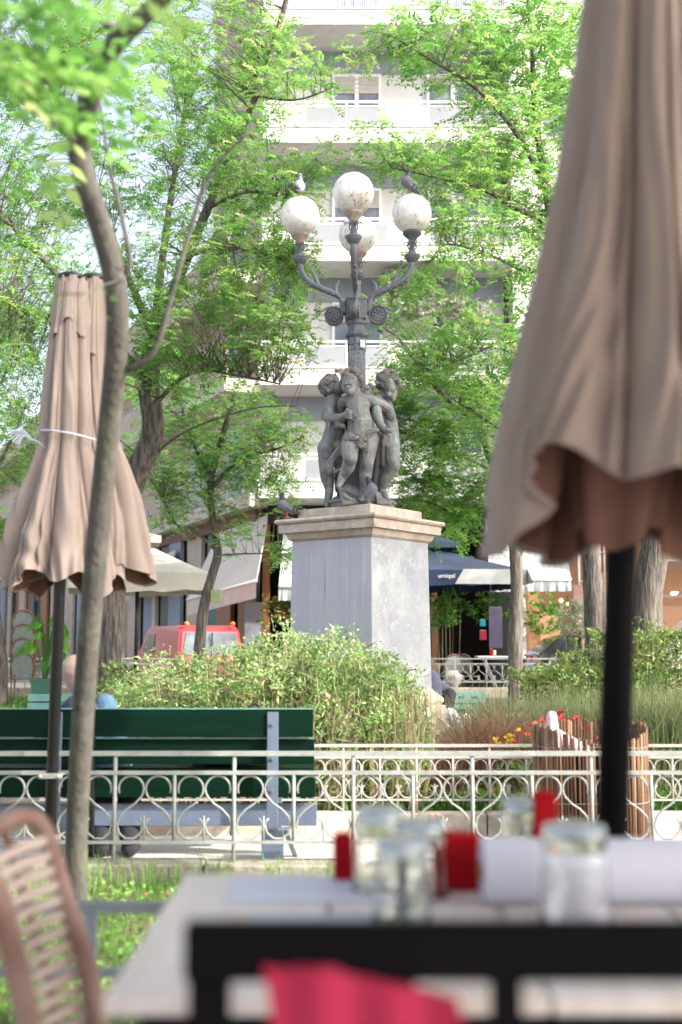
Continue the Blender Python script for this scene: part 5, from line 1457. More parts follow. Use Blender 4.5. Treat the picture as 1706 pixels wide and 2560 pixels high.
def seated(name, label, X, Y, sz, face, head, top, leg, hair, extra=None, bald=False, lean_=.1, voxel=.014, zf=-.06, sh=.21, htop=.78, skin='skin', armreach=.3, hoff=0, tuck=None):
    """person sitting at (X,Y), seat height sz, facing unit vector face; htop: sitting height above the seat"""
    f = Vector((face[0], face[1], 0)).normalized(); s = Vector((f.y, -f.x, 0))
    o = V3(X, Y, 0)
    def P(a, b, z): return o + f * a + s * b + V3(0, 0, z)
    hz = sz + htop - .11
    hd = P(lean_ + .06, hoff, hz)
    shz = hz - .25
    body = [[(P(0, 0, sz + .1), .13), (P(lean_ * .5, 0, sz + .32), .12), (P(lean_, 0, shz), .11)], [(P(lean_, 0, shz), .06), (P(lean_ + .03, 0, hz - .12), .052), (hd, .07)],
            [(hd + V3(0, 0, .02), .092), (hd + f * .02 - V3(0, 0, .055), .068)], [(hd + f * .085 - V3(0, 0, .02), .013), (hd + f * .10 - V3(0, 0, .035), .015)],
            [(hd + f * .06 - V3(0, 0, .105), .03), (hd + f * .03 - V3(0, 0, .09), .05)]]
    for q in (-1, 1):
        body.append([(hd + s * q * .082 - V3(0, 0, .01), .014), (hd + s * q * .086 - V3(0, 0, .035), .010)])
        el = P(lean_ + .08, q * (sh + .05), sz + .22); wr_ = P(armreach, q * .10, sz + .16)
        body.append([(P(lean_, q * (sh - .03), shz - .02), .055), (el, .045), (wr_, .028)])
        body += hand(wr_, f - s * q * .4, s * q)
        kn = P(.42, q * .10, sz + .03); an = P(.47, q * .10, zf + .08)
        if tuck: an = P(tuck[0], q * .08 + tuck[1], zf + .08); kn = P(.28, q * .09 + tuck[1] * .6, sz + .03)
        body.append([(P(.02, q * .09, sz + .06), .085), (kn, .062), (an, .042)]); body.append([(an, .04), (an + f * .16 - V3(0, 0, .045), .032)])
    shirt = [[(P(0, 0, sz + .1), .155), (P(lean_ * .5, 0, sz + .32), .15), (P(lean_, 0, shz - .02), .135)], [(P(lean_, -sh + .04, shz - .03), .075), (P(lean_, sh - .04, shz - .03), .075)]]
    tr = []; shoes = []
    for q in (-1, 1):
        el = P(lean_ + .08, q * (sh + .05), sz + .22); wr_ = P(armreach, q * .10, sz + .16)
        shirt.append([(P(lean_, q * (sh - .03), shz - .03), .075), (el, .062), (wr_, .045)])
        kn = P(.42, q * .10, sz + .03); an = P(.47, q * .10, zf + .11)
        if tuck: an = P(tuck[0], q * .08 + tuck[1], zf + .11); kn = P(.28, q * .09 + tuck[1] * .6, sz + .03)
        tr.append([(P(.0, q * .085, sz + .07), .11), (kn, .082), (an, .062)])
        a2 = V3(an.x, an.y, zf + .05); shoes.append([(a2, .052), (a2 + f * .15 - V3(0, 0, .012), .038)])
    parts = [('shirt', top, shirt, voxel), ('trousers', leg, tr, voxel), ('shoes', 'black_cloth', shoes, .012)]
    if hair:
        hr = [[(hd + V3(0, 0, .035) - f * .02, .097), (hd - f * .045 - V3(0, 0, .02), .085)]]
        if hair == 'long': hr.append([(hd - f * .05, .085), (hd - f * .07 - V3(0, 0, .2), .07)])
        parts.append(('hair', 'dark_hair', hr, .012))
    if extra: parts += extra(P, hd, shz)
    return human(name, label, (X, Y, zf), body, parts, voxel, skin)
# old man on the near bench, seen from behind
mx = xx(196, 1760, 6.9)
def denim_extra(P, hd, shz):
    return [('denim_jacket', 'denim', [[(P(.02, .14, shz + .06), .07), (P(-.02, .20, shz - .12), .085), (P(-.02, .25, shz - .36), .085)], [(P(.0, .10, shz - .02), .08), (P(-.03, .15, shz - .35), .12)]], .012)]
seated('person', 'bald man in a navy top with a blue denim jacket, hunched on the near bench', mx + .01, 6.93, .40, (.0, 1), None, 'navy_cloth', 'black_cloth', None, denim_extra, True, .06, .012, htop=.70, skin='skin_pale', hoff=-.065, tuck=(-.17, .26))
# dark bag on the bench
bg_ = MB(); c = V3(xx(630, 1770, 6.9), 6.9, .44)
bg_.caps(c + V3(-.16, 0, .12), c + V3(.10, 0, .14), .12, .13); bg_.caps(c + V3(-.3, .02, .08), c + V3(-.1, 0, .1), .09, .11); bg_.caps(c + V3(0, 0, .2), c + V3(.05, 0, .30), .09, .05)
bgo = empty('bag', c, 'slumped black bag on the near bench seat by the right leg', 'bag'); organic('sack', bg_, M['black_cloth'], bgo, .014, 2)
MB().tube(sweep([c + V3(-.05, -.03, .3), c + V3(.02, -.02, .37), c + V3(.10, -.03, .28)], 5), .008, 6).build('handle', M['black_cloth'], bgo, smooth=True)
# woman at the far table, and the person behind the pedestal
seated('person', 'dark-haired woman in black sitting by the black car behind the far railing', xx(1450, 1640, 24.3), 24.3, .47, (.4, -.9), None, 'black_cloth', 'black_cloth', 'long', None, False, .08, .02, zf=-.0, htop=.80)
seated('person', 'seated person with dark hair half hidden behind the right edge of the pedestal', xx(1076, 1700, 14.6), 14.6, .36, (-.2, 1), None, 'navy_cloth', 'navy_cloth', 'long', None, False, .1, .016, zf=-.02, htop=.62)
hb_ = MB(); c = V3(xx(1122, 1755, 14.4), 14.4, .42)
hb_.caps(c + V3(-.03, 0, -.02), c + V3(.02, 0, .10), .10, .08); o_ = empty('bag', c - V3(0, 0, .12), 'black rounded bag beside the seated person at the pedestal', 'bag'); organic('sack', hb_, M['black_cloth'], o_, .012, 2)
wb = MB(); c = V3(xx(1142, 1790, 14.2), 14.2, .20); wb.caps(c + V3(-.08, 0, .08), c + V3(.04, 0, -.1), .09, .07); o_ = empty('bag', c, 'crumpled white plastic bag low beside the pedestal base', 'bag'); organic('sack', wb, M['white_cloth'], o_, .012, 1)

# ---------------------------------------------------------------- far green benches
def far_bench(X0, X1, Y, z0, z1, label, zg):
    t = empty('bench', ((X0 + X1) / 2, Y, zg), label, 'bench')
    n = 3; h = (z1 - z0) / n
    for i in range(n):
        MB().box2((X0, Y, z0 + i * h + .012), (X1, Y + .03, z0 + (i + 1) * h - .012)).build('back_slat', M['green_light'], t)
    MB().box2((X0, Y + .05, z0 - .03), (X1, Y + .4, z0 + .005)).build('seat', M['green_light'], t)
    for X in (X0 + .15, X1 - .15):
        MB().box2((X - .03, Y + .032, zg), (X + .03, Y + .08, z1 - .02)).build('leg', M['bench_steel'], t)
    return t
far_bench(xx(70, 1740, 14), xx(210, 1740, 14), 14.0, zb_(1800, 14), zb_(1733, 14), 'pale green bench back on the far grass at the left', -.02)
far_bench(xx(1125, 1740, 14.9), xx(1215, 1740, 14.9), 14.9, zb_(1775, 14.9), zb_(1728, 14.9), 'green bench just right of the pedestal base', -.02)

# ---------------------------------------------------------------- closed parasols
def closed_parasol(name, label, cx, cy, zt, prof, nf, seed, hem, tilt=(0, 0), polez=0, poler=.03, group=None, tie=None, amp=.30, flap=None, front=0.0, cat='parasol', polemat='dark_metal', nst=260, nr=56):
    """prof: list of (z below the top, radius). hem(theta)->extra height of the lower edge"""
    t = empty(name, (cx, cy, polez), label, cat, group)
    rr = random.Random(seed)
    zs = [-p[0] for p in prof]; rs = [p[1] for p in prof]
    zb0 = prof[-1][0]
    ph = [rr.uniform(-.35, .35) for _ in range(nf)]
    dep = [rr.uniform(.7, 1.25) for _ in range(nf)]
    groove = [(rr.uniform(0, 2 * math.pi), rr.uniform(.03, .075), rr.uniform(.06, .16), rr.uniform(-.15, .15)) for _ in range(int(nf * 2.2))]
    def R_(u, th, layer=0):
        """u 0..1 from top to hem"""
        d = u * zb0
        r = float(np.interp(d, [p[0] for p in prof], rs))
        k = th / (2 * math.pi) * nf
        drift = .07 * math.sin(u * 3 + seed) + .34 * mnoise.noise(Vector((k * .9, u * 1.0, seed)))
        kk = (k + drift) % nf; i = int(kk); fr = kk - i
        s = abs(math.sin(math.pi * fr)) ** .75                      # cusp valley at fold lines
        a = amp * dep[i] * min(1.0, .35 + 1.3 * u)
        fold = (1 - a) + a * s ** .8 * 1.25
        k2 = th / (2 * math.pi) * nf * 2.7 + 3 * mnoise.noise(Vector((th * 1.5, u * 2.2, seed + 5)))
        fold += .028 * math.sin(k2 * 2 * math.pi) * (.4 + u)
        for g0, gw, gd, gdr in groove:
            dd_ = (th - g0 - gdr * u + math.pi) % (2 * math.pi) - math.pi
            if abs(dd_) < gw * 3: fold -= gd * math.exp(-(dd_ / gw) ** 2) * min(1, .3 + u)
        return r * fold
    def surf(scale, z_off, u0, u1, m, inner=False, nrr=nr):
        mb = MB(); vs = []; fs = []
        for j in range(nrr + 1):
            uu = u0 + (u1 - u0) * j / nrr
            for i in range(nst):
                th = 2 * math.pi * i / nst
                hz = hem(th) * max(0, (uu - .55) / .45) ** 1.5 if u1 == 1 else 0
                r = R_(uu, th) * scale
                z = zt - uu * zb0 + hz + z_off
                vs.append((cx + tilt[0] * (z - polez) + r * math.cos(th), cy + tilt[1] * (z - polez) + r * math.sin(th), z))
        for j in range(nrr):
            for i in range(nst):
                a = j * nst + i; b = j * nst + (i + 1) % nst
                fs.append((a, a + nst, b + nst, b))
        mb.add(vs, fs)
        return mb
    sf = surf(1, 0, 0, 1, 0); ring = sf.v[-nst:]; sf.build('fabric', M['canvas'], t, smooth=True, fixn=False)
    MB().tube(ring + ring[:1], .0042, 5).build('hem', M['canvas'], t, smooth=True)
    li = surf(.955, .008, .45, 1, 0, nrr=30).build('backlit_inside', M['backlit_inside'], t, smooth=True, fixn=False)  # inner layer carries the painted through-light colour
    # hem band closes the two layers
    if flap:
        f0, f1, sc_ = flap
        mb = MB(); vs = []; fs = []; nj = 10
        for j in range(nj + 1):
            uu = f0 + (f1 - f0) * j / nj
            for i in range(nst):
                th = 2 * math.pi * i / nst
                r = R_(uu * .8, th + .2) * (1.04 + sc_ * (j / nj) ** 1.5 * (.6 + .5 * math.sin(nf * .5 * th + seed)))
                z = zt - uu * zb0 + .05 * (j / nj) * math.sin(nf * th * .5 + 1)
                vs.append((cx + tilt[0] * (z - polez) + r * math.cos(th), cy + tilt[1] * (z - polez) + r * math.sin(th), z))
        for j in range(nj):
            for i in range(nst):
                a = j * nst + i; b = j * nst + (i + 1) % nst
                fs.append((a, a + nst, b + nst, b))
        mb.add(vs, fs); mb.build('vent_flap', M['canvas'], t, smooth=True, fixn=False)
    tx = cx + tilt[0] * (zt - polez); ty = cy + tilt[1] * (zt - polez)
    MB().lathe([(rs[0] * 1.0, zt - .01), (rs[0] * 1.03, zt + .012), (rs[0] * .8, zt + .024), (.02, zt + .03), (.0, zt + .03)], (tx, ty, 0), 24).build('cap', M['dark_metal'], t, smooth=True)
    MB().tube([(cx, cy, polez), (tx, ty, zt)], poler, 20).build('pole', M[polemat], t, smooth=True)
    if tie:
        z = zt - tie
        pts = []
        for i in range(0, 61):
            th = 2 * math.pi * i / 60; r = R_(tie / zb0, th) * 1.0 + .004
            pts.append((cx + tilt[0] * (z - polez) + r * math.cos(th), cy + tilt[1] * (z - polez) + r * math.sin(th), z))
        MB().tube(pts, .004, 5).build('tie', M['paper'], t)
    return t
hemA = lambda th: .07 * (.5 + .5 * math.sin(4 * th + 1.0)) + .05 * math.sin(7 * th + 2) + .03 * (.5 - .5 * math.sin(th))
PXA = xx(141, 1500, 6.12)
closed_parasol('closed_parasol', 'closed taupe parasol at the far left, its pole clamped to the near railing', PXA, 6.12, at(141, 698, 6.12).z,
    [(0, .082), (.25, .098), (.5, .115), (.75, .132), (.93, .132), (1.05, .165), (1.25, .225), (1.5, .285), (1.74, .325)], 8, 3, hemA, (.012, 0), .09, .031, 'closed taupe parasols', None, .30, (.02, .17, .18))
hemB = lambda th: .06 * (.5 + .5 * math.sin(4 * th + 2.4)) + .05 * math.sin(6 * th + .5)
PXB = xx(236, 1500, 6.42)
closed_parasol('closed_parasol', 'closed taupe parasol directly behind the slim tree trunk, skirt flaring right', PXB, 6.44, at(208, 702, 6.44).z,
    [(0, .09), (.25, .112), (.5, .13), (.75, .146), (.93, .15), (1.05, .20), (1.25, .27), (1.5, .33), (1.72, .36)], 8, 8, hemB, (-.016, 0), -.06, .031, 'closed taupe parasols', None, .28, (.03, .30, .14))
# one string round both
ys = 6.26; zs_ = at(150, 1105, ys).z; pts = []
xa_, xb_ = PXA + .02, PXB - .04
for i in range(49):
    t_ = 2 * math.pi * i / 48
    pts.append((((xa_ + xb_) / 2) + (abs(xb_ - xa_) / 2 + .165) * math.cos(t_), ys + .30 * math.sin(t_), zs_ - .035 * math.cos(t_)))
tie = empty('string', (xa_ - .1, ys - .2, zs_), 'white string knotted round both closed parasols', 'string')
MB().tube(pts, .005, 6).build('loop', M['paper'], tie, smooth=True)
kn = at(72, 1098, 6.1); mb = MB()
for k in range(16):
    a = random.uniform(2.2, 4.4); e = kn + Vector((math.cos(a) * .10, random.uniform(-.05, 0), math.sin(a) * .05 + .01))
    mb.tube(sweep([kn + Vector((.02, 0, 0)), kn.lerp(e, .5) + Vector((0, 0, .03)), e], 4), .0022, 4)
for e in ((.13, -.05, -.075), (.10, -.05, -.05), (.12, -.04, -.06)):
    mb.tube(sweep([kn, kn + Vector(e) * .5 + Vector((0, -.02, .01)), kn + Vector(e)], 4), .004, 4)
mb.build('bow', M['paper'], tie)
# clamp fixing pole to the railing
cl = empty('pole_clamp', (PXA, 6.2, .26), 'pale metal clamp plates holding the parasol pole to the near railing', 'clamp')
for z in (at(140, 1938, 6.12).z, at(140, 2090, 6.12).z):
    MB().box2((PXA - .058, 6.075, z - .014), (PXA + .068, 6.087, z + .014)).build('plate', M['alu'], cl, bevel=.002)
    for dx in (-.046, .05): MB().tube([(PXA + dx, 6.06, z), (PXA + dx, 6.26, z)], .006, 8).build('bolt', M['alu'], cl, smooth=True)

YU = 2.27
def hemC(th):
    fr = max(0, -math.sin(th))          # side facing the camera is hitched up
    q = (th + R(112) + math.pi) % (2 * math.pi) - math.pi
    return .045 + .14 * (max(0, math.cos(q * 1.5)) ** 1.5 if abs(q) < 1 else 0) + .05 * math.sin(5 * th + 1.2)
pbx, ptx = xx(1531, 2070, YU), xx(1552, 1420, YU)
kx = (ptx - pbx) / (at(1552, 1420, YU).z - at(1531, 2070, YU).z)
px0 = pbx - kx * at(1531, 2070, YU).z
closed_parasol('closed_parasol', 'big closed taupe parasol close at the right on a thick black pole', px0, YU, 3.15,
    [(0, .075), (.3, .09), (.65, .11), (.95, .137), (1.25, .178), (1.5, .222), (1.68, .25), (1.80, .262)], 7, 5, hemC, (kx, 0), 0.0, .031, 'closed taupe parasols', None, .34, None, polemat='black_metal', nst=340, nr=70)

# gathered inner folds of the big parasol, hanging round the pole
big = [o for o in bpy.data.objects if o.name.startswith('closed_parasol') and abs(o.location.y - YU) < .01][0]
vs = []; fs = []; ns_, nj = 120, 14
for j in range(nj + 1):
    v = j / nj; z = 1.78 - .40 * v
    for i in range(ns_):
        th = 2 * math.pi * i / ns_
        r = (.135 - .065 * v) * (1 + .22 * math.sin(5 * th + 1.5 * v)) ; zz_ = z + .025 * math.sin(2 * th + 2.2) * v
        vs.append((px0 + kx * zz_ + r * math.cos(th) - .01 * v, YU + r * math.sin(th), zz_))
for j in range(nj):
    for i in range(ns_):
        a = j * ns_ + i; b = j * ns_ + (i + 1) % ns_; fs.append((a, a + ns_, b + ns_, b))
MB().add(vs, fs).build('inner_folds', M['backlit_inside'], big, smooth=True, fixn=False)

# ---------------------------------------------------------------- cafe table and what stands on it
tbl = empty('cafe_table', (.6, 1.81, 0), 'pale wooden cafe table seen edge-on with dark gaps between its boards', 'table')
edges = [-.292, -.02, .256, .53, .80, 1.08, 1.36]
for a, b in zip(edges[:-1], edges[1:]):
    MB().box2((a + .0025, 1.44, .727), (b - .0025, 2.18, .75)).build('table_board', M['wood_pale'], tbl, bevel=.003)
MB().box2((-.25, 1.47, .67), (1.3, 1.50, .7265)).build('apron', M['black_metal'], tbl)
MB().box2((-.25, 2.12, .67), (1.3, 2.15, .7265)).build('apron', M['black_metal'], tbl)
for X in (-.23, 1.27):
    for Yy in (1.486, 2.134): MB().box2((X - .02, Yy - .02, 0), (X + .02, Yy + .02, .67)).build('leg', M['black_metal'], tbl)
def on_table(name, label, cat, X, Y): return empty(name, (X, Y, .75), label, cat)
def tumbler(px, pyb, h, r0, r1, label, stem=0):
    k = None
    Yg = .43 * F / (pyb - 1603); X = (px - 853) * Yg / F
    t = on_table('tumbler', label, 'glass', X, Yg); t['group'] = 'upturned tumblers on the cafe table'
    mb = MB()
    # upturned: rim below, thick base on top
    outer = [(r0, .001), (r0 - .0005, .004)] + [(r0 + (r1 - r0) * q, h * q) for q in (.2, .4, .6, .8, .95)] + [(r1 * .93, h), (0.0005, h)]
    inner = [(0.0005, h - .016), (r1 * .82, h - .018)] + [(r0 - .0022 + (r1 - r0) * q, h * q) for q in (.8, .6, .4, .2)] + [(r0 - .002, .001)]
    outer = [(a * 1.1, b) for a, b in outer]; inner = [(a * 1.1, b) for a, b in inner]
    mb.lathe(outer + inner, (X, Yg, .75), 28, cap=False)
    n = 28; L0 = len(mb.v) - n
    mb.f += [[L0 + (k_ + 1) % n, L0 + k_, k_, (k_ + 1) % n] for k_ in range(n)]; mb.mi += [0] * n
    bm_ = mb.build('glass_body', M['glass'], t, smooth=True)
    MB().lathe([(r1 * .80, h - .0158), (r1 * .80, h - .0145), (0.0005, h - .0145)], (X, Yg, .75), 20).build('base_glint', M['paper_blue'], t)  # pale disc stands in for light caught in the thick base
    return t
tumbler(948, 2205, .142, .045, .036, 'upturned clear tumbler at the back of the left cluster')
tumbler(1000, 2275, .125, .043, .036, 'nearest upturned tumbler of the left cluster')
tumbler(1052, 2215, .125, .040, .033, 'upturned tumbler behind the left cluster, beside the red box')
tumbler(1297, 2168, .140, .040, .034, 'upturned tumbler behind the white paper roll with a red box beyond')
tumbler(1422, 2282, .150, .052, .043, 'largest upturned tumbler in front of the white paper roll')
def redbox(x0, x1, yt, yb, Y, label, d=.06, z=None):
    X0, X1 = xx(x0, yb, Y), xx(x1, yb, Y); zt = at(853, yt, Y).z
    t = on_table('napkin_box', label, 'box', (X0 + X1) / 2, Y)
    MB().box2((X0, Y, .751), (X1, Y + d, zt - .006)).build('carton', M['red_box'], t, bevel=.004)
    MB().box2((X0 + .004, Y + .004, zt - .0065), (X1 - .004, Y + d - .004, zt)).build('lid', M['red_box'], t, bevel=.002)
redbox(1088, 1206, 2088, 2175, 2.02, 'small red box standing between the tumblers and the paper roll')
redbox(832, 884, 2086, 2160, 2.10, 'small red box to the left of the tumbler cluster', .04)
redbox(1338, 1396, 1980, 2100, 2.12, 'tall red box standing behind the paper roll', .03)
# paper roll
r_ = .052; Yr = 1.94
rl_ = on_table('paper_roll', 'long white roll of table paper lying across the right of the cafe table', 'paper roll', .6, Yr)
X0 = xx(1205, 2160, Yr)
MB().tube([(X0, Yr, .75 + r_), (1.15, Yr, .75 + r_)], r_, 40).build('roll', M['paper'], rl_, smooth=False)
MB().tube([(X0 - .004, Yr, .75 + r_), (X0 + .01, Yr, .75 + r_)], .018, 16).build('core', M['ochre'], rl_)
# sheets and menu
sh_ = on_table('paper_sheet', 'pale blue paper place mat lying at the back left of the cafe table', 'place mat', -.03, 2.03)
MB().box((-.045, 2.03, .7525), (.30, .20, .003), R(3)).build('sheet', M['paper'], sh_)
sh_ = on_table('menu_card', 'flat menu folder with dark edge lying near the left tumblers', 'menu', -.07, 1.8)
MB().box((-.045, 1.79, .7535), (.19, .10, .006), R(-2)).build('cover', M['paper_blue'], sh_, bevel=.001)
MB().box((-.045, 1.735, .7535), (.19, .008, .008), R(-2)).build('spine', M['black_metal'], sh_)
# black chair in front
Yc = 1.15
ch = empty('black_chair', (.16, Yc + .2, 0), 'black chair back with a broad top rail between viewer and table', 'chair')
xL_, xR_ = xx(462, 2360, Yc), .47
zt_, zb3 = at(853, 2312, Yc).z + .004, at(853, 2450, Yc).z
MB().box2((xL_, Yc - .012, zb3), (xR_, Yc + .012, zt_)).build('top_rail', M['black_metal'], ch, bevel=.004)
for X in (xL_ + .025, .058, .16, xR_ - .025):
    MB().box2((X - (.014 if X in (.058, .16) else .02), Yc - .01, .44), (X + (.014 if X in (.058, .16) else .02), Yc + .01, zb3)).build('upright', M['black_metal'], ch)
MB().box2((xL_ + .005, Yc - .011, .56), (xR_ - .005, Yc + .011, .60)).build('lower_rail', M['black_metal'], ch)
MB().box2((xL_, Yc + .011, .42), (xR_, Yc + .42, .45)).build('seat', M['black_metal'], ch, bevel=.004)
for X in (xL_ + .025, xR_ - .025):
    for Yy in (Yc, Yc + .40): MB().box2((X - .018, Yy - .01, 0), (X + .018, Yy + .02, .419)).build('leg', M['black_metal'], ch)
# red cloth hanging on its back
rc = empty('red_cloth', (.04, Yc - .05, .6), 'raspberry red cloth hanging over the back of the black chair', 'cloth')
vs = []; fs = []; nx, nz = 24, 16
Y2 = Yc - .045
for j in range(nz + 1):
    for i in range(nx + 1):
        u = i / nx; v = j / nz
        x = xx(655, 2450, Y2) + (xx(1150, 2450, Y2) - xx(655, 2450, Y2)) * u
        ztop = at(853, 2438 + 95 * max(0, u - .35) ** .9 * 1.25, Y2).z
        z = ztop - v * .27
        y = Y2 + .012 * math.sin(u * 17 + v * 2) * (.3 + v) + .02 * (1 - v) ** 6
        vs.append((x + .008 * math.sin(v * 9), y, z))
for j in range(nz):
    for i in range(nx):
        a = j * (nx + 1) + i; fs.append((a, a + 1, a + nx + 2, a + nx + 1))
front = MB().add(vs, fs); 
bk = [(x, y + .012, z) for x, y, z in vs]; front.add(bk, [tuple(reversed(f_)) for f_ in fs])
front.build('drape', M['red_cloth'], rc, smooth=True, fixn=False)

# rattan chair at the left
rt = empty('rattan_chair', (-.75, 2.25, 0), 'light brown rattan chair back with slanting cane bands at the lower left', 'chair')
def RZ(zx, zy, Y): return at(zx * .3061, 1980 + zy * .3061, Y + .62)
MB().tube(sweep([RZ(-220, 330, 1.66), RZ(0, 262, 1.68), RZ(160, 205, 1.70), RZ(290, 225, 1.72), RZ(375, 330, 1.73), RZ(440, 520, 1.73), RZ(560, 920, 1.72), RZ(700, 1350, 1.70), RZ(800, 1780, 1.68), RZ(860, 2200, 1.66)], 6), .018, 12).build('frame', M['rattan'], rt, smooth=True)
MB().tube(sweep([RZ(-160, 560, 1.56), RZ(0, 900, 1.57), RZ(80, 1220, 1.58), RZ(160, 1560, 1.58), RZ(230, 1850, 1.58), RZ(300, 2200, 1.58)], 6), .022, 12).build('frame', M['rattan'], rt, smooth=True)
MB().tube(sweep([RZ(30, 330, 1.68), RZ(80, 440, 1.67), RZ(130, 650, 1.66), RZ(200, 870, 1.66), RZ(270, 1130, 1.66), RZ(370, 1430, 1.66), RZ(430, 1700, 1.66), RZ(480, 2100, 1.65)], 6), .008, 8).build('inner_cane', M['rattan_dark'], rt, smooth=True)
MB().tube(sweep([RZ(360, 330, 1.74), RZ(420, 560, 1.74), RZ(470, 800, 1.735), RZ(540, 1080, 1.73), RZ(660, 1400, 1.72), RZ(740, 1750, 1.70), RZ(790, 2100, 1.69)], 6), .010, 8).build('inner_cane', M['rattan_dark'], rt, smooth=True)
for i in range(13):
    yl = 480 + i * 128; xl_ = -40 + (yl - 480) * .185
    t_ = i / 12
    xr_ = 395 + (i * 118) * .33; yr = 390 + i * 118
    mb = MB(); a = RZ(xl_ - 60, yl + 110, 1.575); b = RZ(xr_, yr, 1.722)
    mid = a.lerp(b, .5) + V3(0, .012, .004)
    P_ = sweep([a, mid, b], 6)
    for p, q in zip(P_[:-1], P_[1:]): mb.bar(p, q + (q - p) * .02, .008, .018)
    mb.build('cane_band', M['cane'], rt)
MB().box2((-1.10, 1.92, .42), (-.66, 2.24, .45)).build('seat', M['rattan'], rt, bevel=.006)
for X in (-1.07, -.69):
    for Yy in (1.95, 2.22): MB().tube([(X, Yy, 0), (X, Yy, .42)], .014, 8).build('leg', M['rattan'], rt)

# ---------------------------------------------------------------- reed-screened bin
dx0, dx1 = xx(1342, 1900, 7.0), xx(1616, 1900, 7.0)
DC = V3((dx0 + dx1) / 2, 7.05, -.06); DR = (dx1 - dx0) / 2
bn = empty('reed_bin', DC, 'tall round bin wrapped in a screen of brown reeds with a pink bag in it', 'bin')
n = 96
for i in range(n):
    a = 2 * math.pi * i / n
    h = .74 - .10 * max(0, math.cos(a + 1.6)) * max(0, math.cos(a * 1 + 1.1)) + random.uniform(-.012, .012)
    rr_ = DR + random.uniform(-.004, .004)
    p = DC + V3(math.cos(a) * rr_, math.sin(a) * rr_, .0); q = DC + V3(math.cos(a + random.uniform(-.02, .02)) * (rr_ + .004), math.sin(a) * (rr_ + .004), h)
    mb = MB(); mb.tube([p, q], random.uniform(.0075, .0105), 6); mb.build('reed', M['reed'] if random.random() > .12 else M['ochre'], bn, smooth=True)
for z in (.06, .30, .62):
    MB().tube([DC + V3(math.cos(t_) * (DR + .012), math.sin(t_) * (DR + .012), z + .008 * math.sin(3 * t_)) for t_ in np.linspace(0, 2 * math.pi, 60)], .0022, 4).build('wire', M['alu'], bn)
mb = MB(); mb.lathe([(DR - .05, .0), (DR - .03, .58), (DR - .035, .58), (DR - .055, .02)], DC, 30, cap=False); mb.build('drum', M['black_metal'], bn)
bgp = MB(); c = V3(xx(1380, 1800, 6.95), 6.95, .62)
bgp.caps(c + V3(0, 0, -.03), c + V3(.0, 0, .11), .045, .034); bgp.caps(c + V3(.02, .04, -.02), c + V3(.22, .02, -.12), .06, .05); bgp.caps(c + V3(-.02, .0, -.1), c + V3(.0, .0, .0), .05, .05)
pb = empty('plastic_bag', c - V3(0, 0, .15), 'pale pink plastic bag poking out of the reed bin', 'bag'); organic('sack', bgp, M['bag_pink'], pb, .008, 1)

# ---------------------------------------------------------------- vehicles
def car(name, label, org, d, prof, W, wheels, body, glassdef, zg, lights=(), roofin=.10):
    """prof: closed side profile [(s, z)] along direction d; W width; glassdef: side windows as polygons"""
    d = Vector((d[0], d[1], 0)).normalized(); nrm_ = Vector((-d.y, d.x, 0)); o = Vector(org)
    t = empty(name, o + V3(0, 0, zg), label, 'car')
    zmax = max(p[1] for p in prof)
    def P(s, w, z):
        tuck = 1 - roofin * max(0, (z - .85) / max(.01, zmax - .85)) if z > .85 else 1
        return o + d * s + nrm_ * w * tuck + V3(0, 0, zg + z)
    mb = MB(); n = len(prof); ws = (-W / 2, -W / 2 + .06, W / 2 - .06, W / 2)
    vs = []
    cs = sum(p[0] for p in prof) / n; cz = sum(p[1] for p in prof) / n
    for i, w in enumerate(ws):
        k = .965 if i in (0, 3) else 1
        vs += [P(cs + (s - cs) * k, w, cz + (z - cz) * k) for s, z in prof]
    fs = []
    for r in range(3):
        for i in range(n):
            a = r * n + i; b = r * n + (i + 1) % n
            fs.append((a, b, b + n, a + n))
    fs += [tuple(range(n)), tuple(range(4 * n - 1, 3 * n - 1, -1))]
    mb.add(vs, fs); mb.build('body', body, t, smooth=False, bevel=.01)
    for g in glassdef:
        for sgn in (-1, 1):
            mb = MB(); mb.extr([P(s, sgn * (W / 2 + .004), z) for s, z in g], nrm_ * sgn * -.02); mb.build('side_window', M['pane_dark'], t)
    for s in wheels:
        for sgn in (-1, 1):
            c = P(s, sgn * (W / 2 - .10), .31); w_ = MB(); w_.tube([c - nrm_ * .1, c + nrm_ * .1], .31, 24)
            wh = w_.build('wheel', M['rubber'], t, smooth=False)
            MB().tube([c + nrm_ * sgn * .095, c + nrm_ * sgn * .112], .19, 16).build('rim', M['alu'], wh)
    return t, P, d, nrm_
dv = (-.431, .902)
org = (xx(530, 1600, 26.2), 26.2, 0)
rv, P_, d_, n_ = car('van', 'red van parked beyond the left bush with orange roof lamps', org, dv, [(0, .35), (0.02, .95), (.10, 1.52), (.35, 1.66), (2.4, 1.66), (2.75, 1.58), (3.25, 1.08), (3.9, .95), (3.98, .4)], 1.58, (.75, 3.2), M['red_car'], [[(2.05, 1.02), (2.05, 1.48), (2.66, 1.48), (3.05, 1.05)]], -.12)
mb = MB(); mb.extr([P_(-.012, w, z) + d_ * (.0 if z < 1 else .085 * (z - .95) / .57) for w, z in ((-.70, 1.0), (.70, 1.0), (.64, 1.50), (-.64, 1.50))], d_ * .02); mb.build('rear_window', M['pane'], rv)
MB().box2(P_(-.03, -.01, .4), P_(-.005, .01, 1.5) + V3(0, 0, 0)).build('door_seam', M['black_metal'], rv)
for w in (-.62, .62):
    c = P_(.15, w, 1.66); MB().lathe([(.06, 0), (.06, .05), (.035, .085), (0, .09)], c, 12).build('roof_lamp', M['orange_lens'], rv, smooth=True)
    MB().box(P_(-.01, w * 1.15, .75), (.10, .04, .22), math.atan2(.431, .902)).build('tail_lamp', M['orange_lens'], rv)
